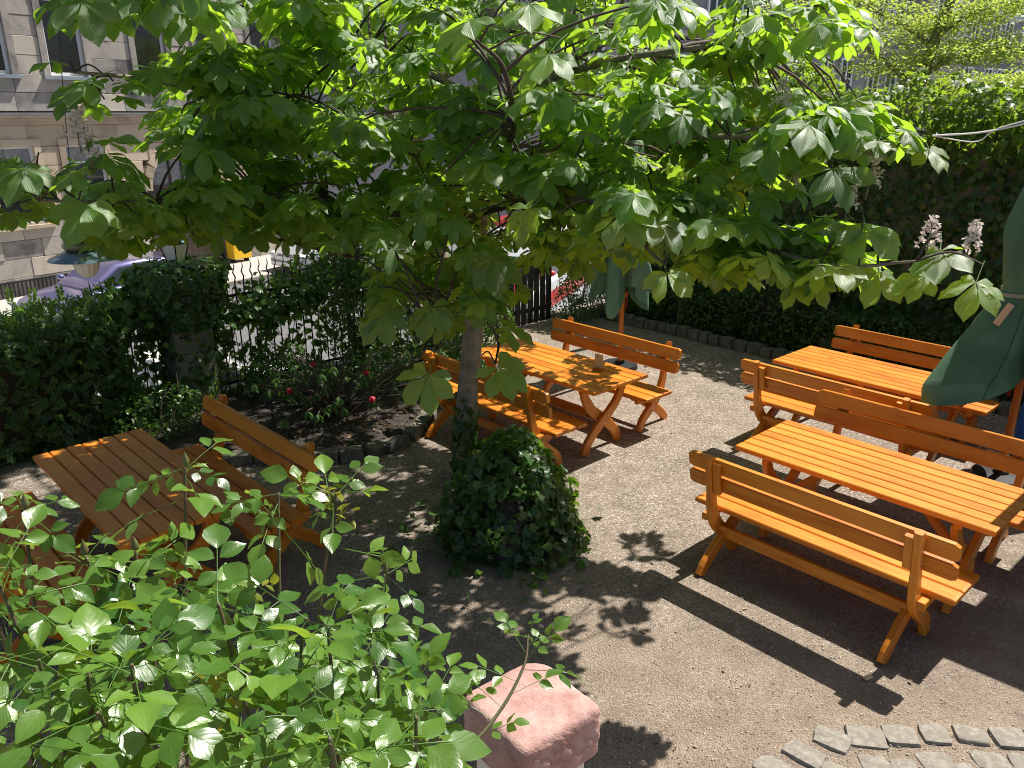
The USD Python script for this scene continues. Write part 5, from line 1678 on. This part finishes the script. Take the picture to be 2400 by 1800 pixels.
# the large single leaves that stand out: centre, drop direction in the picture, leaflet length in pixels
for x, y, dist, dx, dy, tilt, sz in [(1003, 878, 4.5, -0.5, 1, 0.95, 0.25), (1168, 862, 4.5, 0.75, 0.6, 0.8, 0.25), (905, 735, 4.7, -0.8, 0.9, 0.9, 0.23), (1010, 720, 4.7, -0.2, 1, 0.8, 0.22), (1120, 700, 4.8, 0.4, 0.8, 0.8, 0.22), (1190, 770, 4.9, 0.7, 0.3, 0.7, 0.2),
                                     (2205, 588, 4.2, 0.1, 1, 0.75, 0.21), (2288, 662, 4.15, -0.1, 1, 0.7, 0.2), (2165, 650, 4.2, -0.8, 0.4, 0.6, 0.17), (2030, 535, 4.3, 0.25, 1, 0.85, 0.24), (2060, 640, 4.3, 0.2, 1, 0.8, 0.2), (1806, 338, 4.3, 0.1, 1, 0.8, 0.23), (1952, 395, 4.3, 0.15, 1, 0.8, 0.25), (2178, 350, 4.5, 0.3, 1, 0.8, 0.17),
                                     (1462, 500, 4.1, 0.05, 1, 0.85, 0.25), (1545, 520, 4.2, 0.3, 1, 0.8, 0.23), (1562, 640, 4.1, 0.25, 1, 0.85, 0.2), (1285, 128, 4.0, -0.55, 1, 0.8, 0.24), (1100, 48, 3.9, -0.8, 0.6, 0.75, 0.24), (1240, 10, 4.0, 0.1, 1, 0.6, 0.22), (1690, 575, 4.5, 0.1, 1, 0.8, 0.2), (1800, 590, 4.5, 0, 1, 0.8, 0.2), (1900, 660, 4.4, 0.4, 1, 0.7, 0.18),
                                     (60, 395, 4.7, -0.5, 0.7, 0.7, 0.24), (200, 480, 4.7, -0.2, 1, 0.9, 0.26), (250, 330, 4.9, 0.2, -0.6, 0.6, 0.22), (200, 190, 4.9, -0.7, 0.2, 0.6, 0.22), (340, -10, 4.4, 0.2, 1, 1.1, 0.22), (190, 5, 4.4, -0.1, 1, 1.1, 0.24), (430, 20, 4.5, 0, 1, 1.1, 0.2), (520, 10, 4.6, 0.1, 1, 1.1, 0.18), (180, 400, 4.6, -0.9, 0.1, 0.7, 0.18)]:
    p = at(x, y, dist)
    tilt *= 0.66 if y < 700 else 0.9
    toc = nrm((CAM - p) * [1, 1, 0])
    rgt = np.array([toc[1], -toc[0], 0]) * -1
    N = nrm(UP * math.cos(tilt) + toc * math.sin(tilt) * 0.9 + rgt * dx * 0.35 + r.normal(size=3) * 0.06)
    A = nrm(rgt * dx * 1.0 + toc * 0.7 * dy - UP * 0.75 * dy)
    ct.leaf(p, N, A, sz, w=10.0)
    a = ct.nodes[int(np.argmin(np.linalg.norm(ct.nodes - p, axis=1)))]
    e = p - nrm(A) * 0.5 * sz
    tube(spline([a, (a + e) / 2 + [0, 0, 0.05], e], 7), np.linspace(0.006, 0.004, 7), 5, ct.twigs, 0.5)
ct.finish(300)


def flower_spike(parent, p, hgt, r, lean=(0, 0, 0)):
    mb = MB()
    n = int(46 * hgt / 0.22)
    t = r.random(n) ** 0.9
    a = r.uniform(0, 6.28, n)
    rad = 0.055 * (1 - 0.75 * t) * r.uniform(0.6, 1.1, n)
    axis = nrm(UP + np.asarray(lean))
    c = p + axis * (t * hgt)[:, None] + np.stack([np.cos(a), np.sin(a), 0.25 + 0 * a], 1) * rad[:, None]
    o = nrm(c - (p + axis * (t * hgt)[:, None]))
    for k in range(4):
        N = nrm(o + 0.9 * r.normal(size=(n, 3)))
        scatter(mb, oval_tmpl(0.75, 0.3, 0.5, 2), c, *axes(N, nrm(r.normal(size=(n, 3)) + o * 0.5)), r.uniform(0.016, 0.026, n), r.random(n))
    f = obj("flower_spike", mb, "petal_white", parent, smooth=True, kind="stuff")
    obj("flower_stem", tube([p - axis * 0.06, p + axis * hgt * 0.95], [0.005, 0.002], 5), "green_stem", f)


r = R(23)
for x, y, d, h in [(2172, 590, 4.35, 0.17), (2262, 610, 4.35, 0.19), (2035, 440, 4.5, 0.20), (1845, 455, 4.7, 0.17), (1985, 492, 4.5, 0.12), (1828, 262, 4.8, 0.17), (212, 372, 4.9, 0.27), (185, 330, 4.9, 0.14)]:
    flower_spike(ct.t, at(x, y, d), h, r, (r.normal() * 0.1, r.normal() * 0.1, 0))

# second chestnut nearer the street
tb = Tree("chestnut_tree", "second horse chestnut behind the first, its thicker trunk by the street fence", [(-1.02, 11.1, -0.05), (-1.03, 11.1, 1.2), (-1.2, 11.15, 2.4), (-1.45, 11.2, 3.4), (-1.62, 11.3, 4.6), (-1.7, 11.4, 6.5)], [0.15, 0.13, 0.12, 0.11, 0.09, 0.05],
          [([(-1.3, 11.15, 2.9), *B((800, 170, 10.6), (640, 90, 10.2))], 0.05, 0.012), ([(-1.45, 11.2, 3.4), *B((1150, 120, 11), (1350, 60, 10.6), (1500, 60, 10.4))], 0.05, 0.012), ([(-1.55, 11.25, 4.0), *B((800, -20, 11), (650, -80, 10.5))], 0.045, 0.012), ([(-1.4, 11.2, 3.2), *B((1080, 300, 11.3), (1250, 280, 11.0))], 0.04, 0.01)], "bark", 24)
r = R(25)
for x0, y0, x1, y1, n, d0, d1 in [(620, -60, 1100, 260, 74, 10, 12.2), (1050, -60, 1560, 330, 92, 9.8, 12.4), (560, 240, 900, 420, 10, 10.5, 12)]:
    for i in range(n):
        tb.tip(at(r.uniform(x0, x1), r.uniform(y0, y1), r.uniform(d0, d1)), size=r.uniform(0.14, 0.2))
for i in range(45):
    tb.tip(np.array([-1.6, 11.3, 5.9]) + rand_dirs(1, r)[0] * [2.4, 1.8, 1.2], size=0.19)
tb.finish(0, "chestnut_leaf")

# pale trunked tree at the back wall
r = R(26)
pt = thing("pale_tree", "slender pale trunked tree rising behind the back shrubs", "tree", (2.72, 12.25, 0.0), world=True)
c0 = np.array([2.72, 12.25, 0.0])
obj("trunk", tube(spline([c0, c0 + [0.0, 0, 1.2], c0 + [-0.06, 0.05, 2.6], c0 + [-0.05, 0.1, 4.4]], 14), np.linspace(0.085, 0.05, 14), 12), "bark_pale", pt, smooth=True)
for i in range(9):
    a = r.uniform(-1.4, 1.4)
    obj("stem", tube(spline([c0 + [0.25 + 0.1 * i, 0.12, 0], c0 + [0.3 + 0.12 * i + 0.1 * a, 0.15, 1.4], c0 + [0.35 + 0.14 * i + 0.5 * a, 0.2, 2.9]], 9), np.linspace(0.03, 0.012, 9), 6), "bark_pale", pt, smooth=True)
ps = blob_surf(at(1760, 215, 14.6), (1.5, 1.0, 0.85), r, 0.4, 4, inner=0.9)
p, nn = ps(3600)
obj("crown", leaves(p, facing(nn, len(p), r, 0.8, -0.6), r.uniform(0.06, 0.11, len(p)), ovalT, np.clip(r.normal(0.5, 0.25, len(p)), 0, 1), r), "creeper_leaf", pt, smooth=True, kind="stuff")
p, nn = blob_surf(at(1480, 330, 14.2), (1.6, 0.9, 1.0), r, 0.4, 5, inner=0.9)(3000)
obj("crown", leaves(p, facing(nn, len(p), r, 0.8, -0.6), r.uniform(0.06, 0.11, len(p)), ovalT, np.clip(r.normal(0.45, 0.25, len(p)), 0, 1), r), "creeper_leaf", pt, smooth=True, kind="stuff")

# feathery yellow-green tree over the wall
r = R(27)
lo_ = thing("locust_tree", "airy yellow-green tree with dark branches beyond the garden wall, upper right", "tree", at(2120, 300, 25.0) * [1, 1, 0] + [0, 0, -1.5], world=True)
D = 25.0
lt_ = [at(2120, 300, D), at(2150, 210, D), at(2185, 110, D), at(2225, 10, D), at(2250, -80, D)]
gl = lt_[0].copy()
gl[2] = -1.5
obj("trunk", tube(spline([gl, *lt_], 18), np.linspace(0.22, 0.10, 18), 9), "bark", lo_, smooth=True)
limbs = []
for s in ([(2150, 210, D), (2080, 150, D - 0.5), (1950, 60, D - 1), (1820, 30, D - 1)], [(2160, 180, D), (2240, 130, D - 0.6), (2330, 110, D - 1), (2430, 120, D - 1)], [(2130, 260, D), (2000, 240, D - 1), (1880, 250, D - 1.5), (1760, 240, D - 1.5)],
          [(2130, 285, D), (2230, 270, D - 0.8), (2330, 285, D - 1), (2430, 270, D - 1)], [(2185, 110, D), (2120, 60, D), (2020, 10, D), (1930, -30, D)], [(2200, 80, D), (2280, 30, D), (2400, 0, D)], [(2140, 230, D), (2260, 200, D + 1), (2420, 190, D + 1)]):
    b = spline(B(*s), 16)
    limbs.append(b)
    obj("branch", tube(b, np.linspace(0.085, 0.02, 16), 6), "bark", lo_, smooth=True)
pads = np.vstack([b[3:] + r.normal(size=(len(b) - 3, 3)) * [0.4, 0.5, 0.12] for b in limbs for _ in range(4)])
m = 80
p = np.repeat(pads, m, 0)
p = p + r.normal(size=p.shape) * [0.42, 0.42, 0.11]
obj("crown", leaves(p, upright(len(p), r, 0.5), r.uniform(0.07, 0.13, len(p)), [oval_tmpl(0.55, 0.3, 0.2, 2)], np.clip(r.normal(0.5, 0.25, len(p)), 0, 1), r), "locust_leaf", lo_, smooth=True, kind="stuff")

# ------------------------------------------------------------------ foreground: red sandstone post, roses, cobbles
zt = 1.42
cL, cR = ground(1088, 1640, zt), ground(1404, 1668, zt)
dg = cR - cL
side = np.linalg.norm(dg) / math.sqrt(2) * 1.08
yaw = math.atan2(dg[1], dg[0]) + math.pi / 4
pcn = (cL + cR) / 2 + np.array([0, 0.03, 0])
po = thing("gate_post", "rough pink sandstone post cap on a white rendered post, in front", "post", (pcn[0], pcn[1], 0), yaw)
m = trimesh.creation.box((side, side, 0.21))
for _ in range(5):
    m = m.subdivide()
v = np.array(m.vertices)
hx = np.array([side / 2, side / 2, 0.105])
toc_ = nrm((CAM - pcn)[:2])
vx_, vy_ = toc_[0] * math.cos(yaw) + toc_[1] * math.sin(yaw), -toc_[0] * math.sin(yaw) + toc_[1] * math.cos(yaw)
rad = 0.03
inner = np.clip(v, -(hx - rad), hx - rad)
v = inner + nrm(v - inner + 1e-9) * np.minimum(np.linalg.norm(v - inner, axis=1, keepdims=True), rad)
far_c = np.clip(-(v[:, 0] * vx_ + v[:, 1] * vy_) / side * 4, 0, 1)
cut = (np.abs(v[:, 0]) + np.abs(v[:, 1])) - side * (0.95 - 0.20 * far_c)
sgn = np.sign(v[:, :2])
v[:, :2] -= sgn * np.maximum(cut, 0)[:, None] * 0.5
dirn = nrm(v * [1, 1, 2.2])
sidew = (np.abs(v[:, 2]) < 0.08)
v += dirn * (0.012 * (meshkit.fbm(v * 9 + 3, 4) - 0.5) + 0.007 * (meshkit.fbm(v * 46, 3) - 0.5))[:, None]
v += dirn * (np.where(sidew, 0.014, 0.0) * (meshkit.fbm(v * [60, 60, 22], 2) - 0.5))[:, None]
obj("cap", MB().add(v + [0, 0, zt - 0.105], m.faces), "pink_stone", po, smooth=True)
sh_ = box((-side * 0.40, -side * 0.40, -0.02), (side * 0.40, side * 0.40, zt - 0.205), bev=0.012)
obj("shaft", sh_, "sand_white", po)

r = R(31)
cbl = thing("cobble_path", "rounded grey cobbles set in gravel at the bottom right corner", "cobbles", (2.3, 3.4, 0.0), world=True)
tag(cbl, kind="structure")
for x, y, a, b, yw in [(1885, 1768, 0.17, 0.105, -0.75), (1950, 1733, 0.155, 0.12, -0.6), (2030, 1728, 0.165, 0.12, -0.15), (2110, 1725, 0.15, 0.125, -0.1), (2190, 1722, 0.125, 0.115, -0.15), (2275, 1724, 0.135, 0.10, -0.2), (2368, 1732, 0.15, 0.12, -0.1), (2450, 1735, 0.14, 0.12, 0),
                       (1815, 1800, 0.16, 0.12, -0.7), (1960, 1812, 0.14, 0.11, -0.5), (2050, 1790, 0.12, 0.10, -0.1), (2120, 1800, 0.12, 0.10, -0.2), (2195, 1785, 0.15, 0.11, 0.1), (2320, 1782, 0.14, 0.10, -0.1), (2410, 1790, 0.14, 0.11, -0.1), (2260, 1812, 0.12, 0.1, 0.2), (2360, 1830, 0.13, 0.1, 0), (2160, 1840, 0.13, 0.11, 0.1), (2050, 1850, 0.14, 0.1, -0.2), (1890, 1850, 0.15, 0.11, -0.4), (1760, 1850, 0.14, 0.11, -0.8)]:
    row1 = y < 1770
    dz = -0.022 if row1 else -0.034
    put_stone("stone", cbl, ground(x, y, 0.0) + [0, 0, dz - 0.01], yw, (a * 1.30, b * 1.34, 0.10), "granite", r, 0.014, r.normal() * 0.04, 3)

r = R(32)
ro = thing("rose_bush", "large glossy leaved rose bush filling the lower left foreground, with buds", "rose bush", (-0.7, 1.3, 0.0), world=True)
roT = [rose_compound(R(300 + i), [5, 3, 5, 3][i % 4]) for i in range(8)]


def rdist(y):
    return 1.42 + np.clip((1800 - y) / 700, 0, 1.2) * 0.75


canes = []
manual = [(790, 1160, 2.25), (437, 1100, 2.15), (655, 1160, 2.1), (905, 1350, 2.2), (60, 1200, 2.1), (318, 1300, 2.0), (200, 1310, 2.0), (740, 1500, 2.0), (950, 1620, 2.0), (1020, 1640, 2.05), (690, 1560, 1.9), (900, 1700, 1.9), (860, 1500, 2.15)]
for x, y, d in manual:
    canes.append((x, y, d))
poly = [(0, 1330), (280, 1370), (420, 1250), (640, 1260), (740, 1450), (960, 1640), (1110, 1700)]
for i in range(25):
    x = r.uniform(-80, 990)
    top = np.interp(x, [p[0] for p in poly], [p[1] for p in poly])
    y = top + (1780 - top) * r.random() ** 1.3
    canes.append((x, y, rdist(y) + r.uniform(-0.2, 0.3)))
cm = MB()
LP, LX, LY, LZ, LS = [], [], [], [], []


free_spray = False


def add_leaf(p, h, sc_, pitch):
    q = px(p + h * sc_ * 1.6)[0]
    if not free_spray and (1090 < q[0] < 1430 and 1530 < q[1] < 1900 and r.random() < 0.8 or q[0] > 1040 and q[1] > 1640):
        return
    N = nrm(UP * 0.9 + r.normal(size=3) * 0.38 + np.array([0.15, -0.1, 0]))
    A = nrm(h - UP * pitch)
    X = nrm(A - (A @ N) * N)
    LP.append(p)
    LX.append(X)
    LY.append(np.cross(N, X))
    LZ.append(N)
    LS.append(sc_)


for ci, (x, y, d) in enumerate(canes):
    tip = at(x, y, d)
    bx = np.clip(tip[0] * 0.6 - 0.25, -1.5, -0.1) + r.normal() * 0.15
    base = np.array([bx, 1.25 + r.normal() * 0.1, 0.4])
    mid = base * 0.4 + tip * 0.6 + np.array([0, 0, 0.15 + 0.1 * r.random()])
    s = spline([base, mid, tip * 0.85 + mid * 0.15 + [0, 0, 0.04], tip], 26)
    tube(s, np.linspace(0.0065, 0.0024, 26), 6, cm, r.random())
    L = np.linalg.norm(np.diff(s, axis=0), axis=1).sum()
    tall = ci < 6
    n = int((8 if tall else 9))
    for k in range(n):
        t = (0.62 if tall else 0.5) + (0.38 if tall else 0.5) * (k + r.random() * 0.5) / n
        q = s[min(int(t * 25), 25)]
        a = 2.4 * k + r.normal() * 0.3
        add_leaf(q, np.array([math.cos(a), math.sin(a), 0]), (0.047 + 0.024 * r.random()) * (1.25 - 0.6 * max(0, t - 0.75) / 0.25), r.uniform(-0.1, 0.6))
sp_ = spline(B((900, 1880, 1.95), (1082, 1764, 1.97), (1172, 1666, 2.0), (1228, 1560, 2.03), (1238, 1488, 2.05)), 30)
tube(sp_, np.linspace(0.0062, 0.0025, 30), 6, cm, 0.3)
free_spray = True
for k, (t, dx, dy, sc_, ph_) in enumerate([(0.30, -0.9, 0.3, 0.042, 0.1), (0.36, 0.9, -0.1, 0.034, 0.4), (0.46, -1.0, 0.5, 0.046, 0.0), (0.54, -0.8, 0.7, 0.044, 0.1), (0.60, 0.9, 0.4, 0.036, 0.2), (0.68, -0.9, 0.1, 0.040, 0.2), (0.74, 1.0, 0.2, 0.044, 0.1), (0.82, 1.0, 0.6, 0.038, 0.1), (0.86, -0.7, 0.7, 0.036, 0.0), (0.93, 0.6, 0.8, 0.03, -0.2), (0.97, -0.4, 0.9, 0.026, -0.4), (0.99, 0.2, 1.0, 0.022, -0.8)]):
    add_leaf(sp_[int(t * 29)], nrm(np.array([dx, dy, 0.0])), sc_ * 1.3, ph_)
free_spray = False
for i in range(58):
    x = r.uniform(-60, 980) * (1 if i % 3 else 0.5)
    top = np.interp(x, [p[0] for p in poly], [p[1] + 60 for p in poly])
    y = top + (1860 - top) * r.random()
    a = r.uniform(0, 6.28)
    add_leaf(at(x, y, rdist(y) + r.uniform(-0.15, 0.4)), np.array([math.cos(a), math.sin(a), 0]), r.uniform(0.045, 0.068), r.uniform(-0.1, 0.6))
LP, LX, LY, LZ, LS = (np.array(a) for a in (LP, LX, LY, LZ, LS))
tone = np.clip(r.normal(0.42, 0.25, len(LP)), 0, 1)
o = np.argsort(np.linalg.norm(LP - CAM, axis=1))
for i in o[:295]:
    obj("leaf", scatter(MB(), roT[int(r.integers(len(roT)))], LP[i:i + 1], LX[i:i + 1], LY[i:i + 1], LZ[i:i + 1], LS[i:i + 1], tone[i:i + 1]), "rose_leaf", ro, smooth=True)
o = o[295:]
obj("foliage", leaves(LP[o], (LX[o], LY[o], LZ[o]), LS[o], roT, tone[o], r), "rose_leaf", ro, smooth=True, kind="stuff")
obj("canes", cm, "cane", ro, smooth=True)
for x, y, d in [(437, 1092, 2.15), (905, 1345, 2.2), (318, 1290, 2.0), (200, 1300, 2.0), (62, 1192, 2.1), (970, 1552, 2.1)]:
    p = at(x, y, d)
    b = lathe([(0.001, 0), (0.007, 0.003), (0.009, 0.012), (0.006, 0.024), (0.002, 0.034), (0.0005, 0.04)], 10, center=p)
    obj("bud", b, "petal_red" if x == 970 else "green_stem", ro, smooth=True)
    if x == 970:
        obj("bud_stem", tube([p, p - [0.01, 0, 0.10], p - [0.02, 0, 0.25]], [0.0022, 0.0025, 0.003], 5), "cane", ro)
for cx, cy, d, n in [(770, 1165, 2.25, 14), (805, 1200, 2.25, 14), (620, 1380, 2.0, 8), (560, 1640, 1.8, 10), (520, 1580, 1.8, 8)]:
    c = at(cx, cy, d)
    yo = MB()
    for i in range(n):
        a = r.uniform(0, 6.28)
        add = nrm(np.array([math.cos(a), math.sin(a), -0.8 + r.random()]))
        scatter(yo, ovalT[i % 3], (c + r.normal(size=3) * 0.02)[None], *axes((UP + r.normal(size=3) * 0.5)[None], add[None]), np.array([r.uniform(0.025, 0.045)]), np.array([r.random()]))
    obj("young_shoot", yo, "young_leaf", ro, smooth=True, kind="stuff")
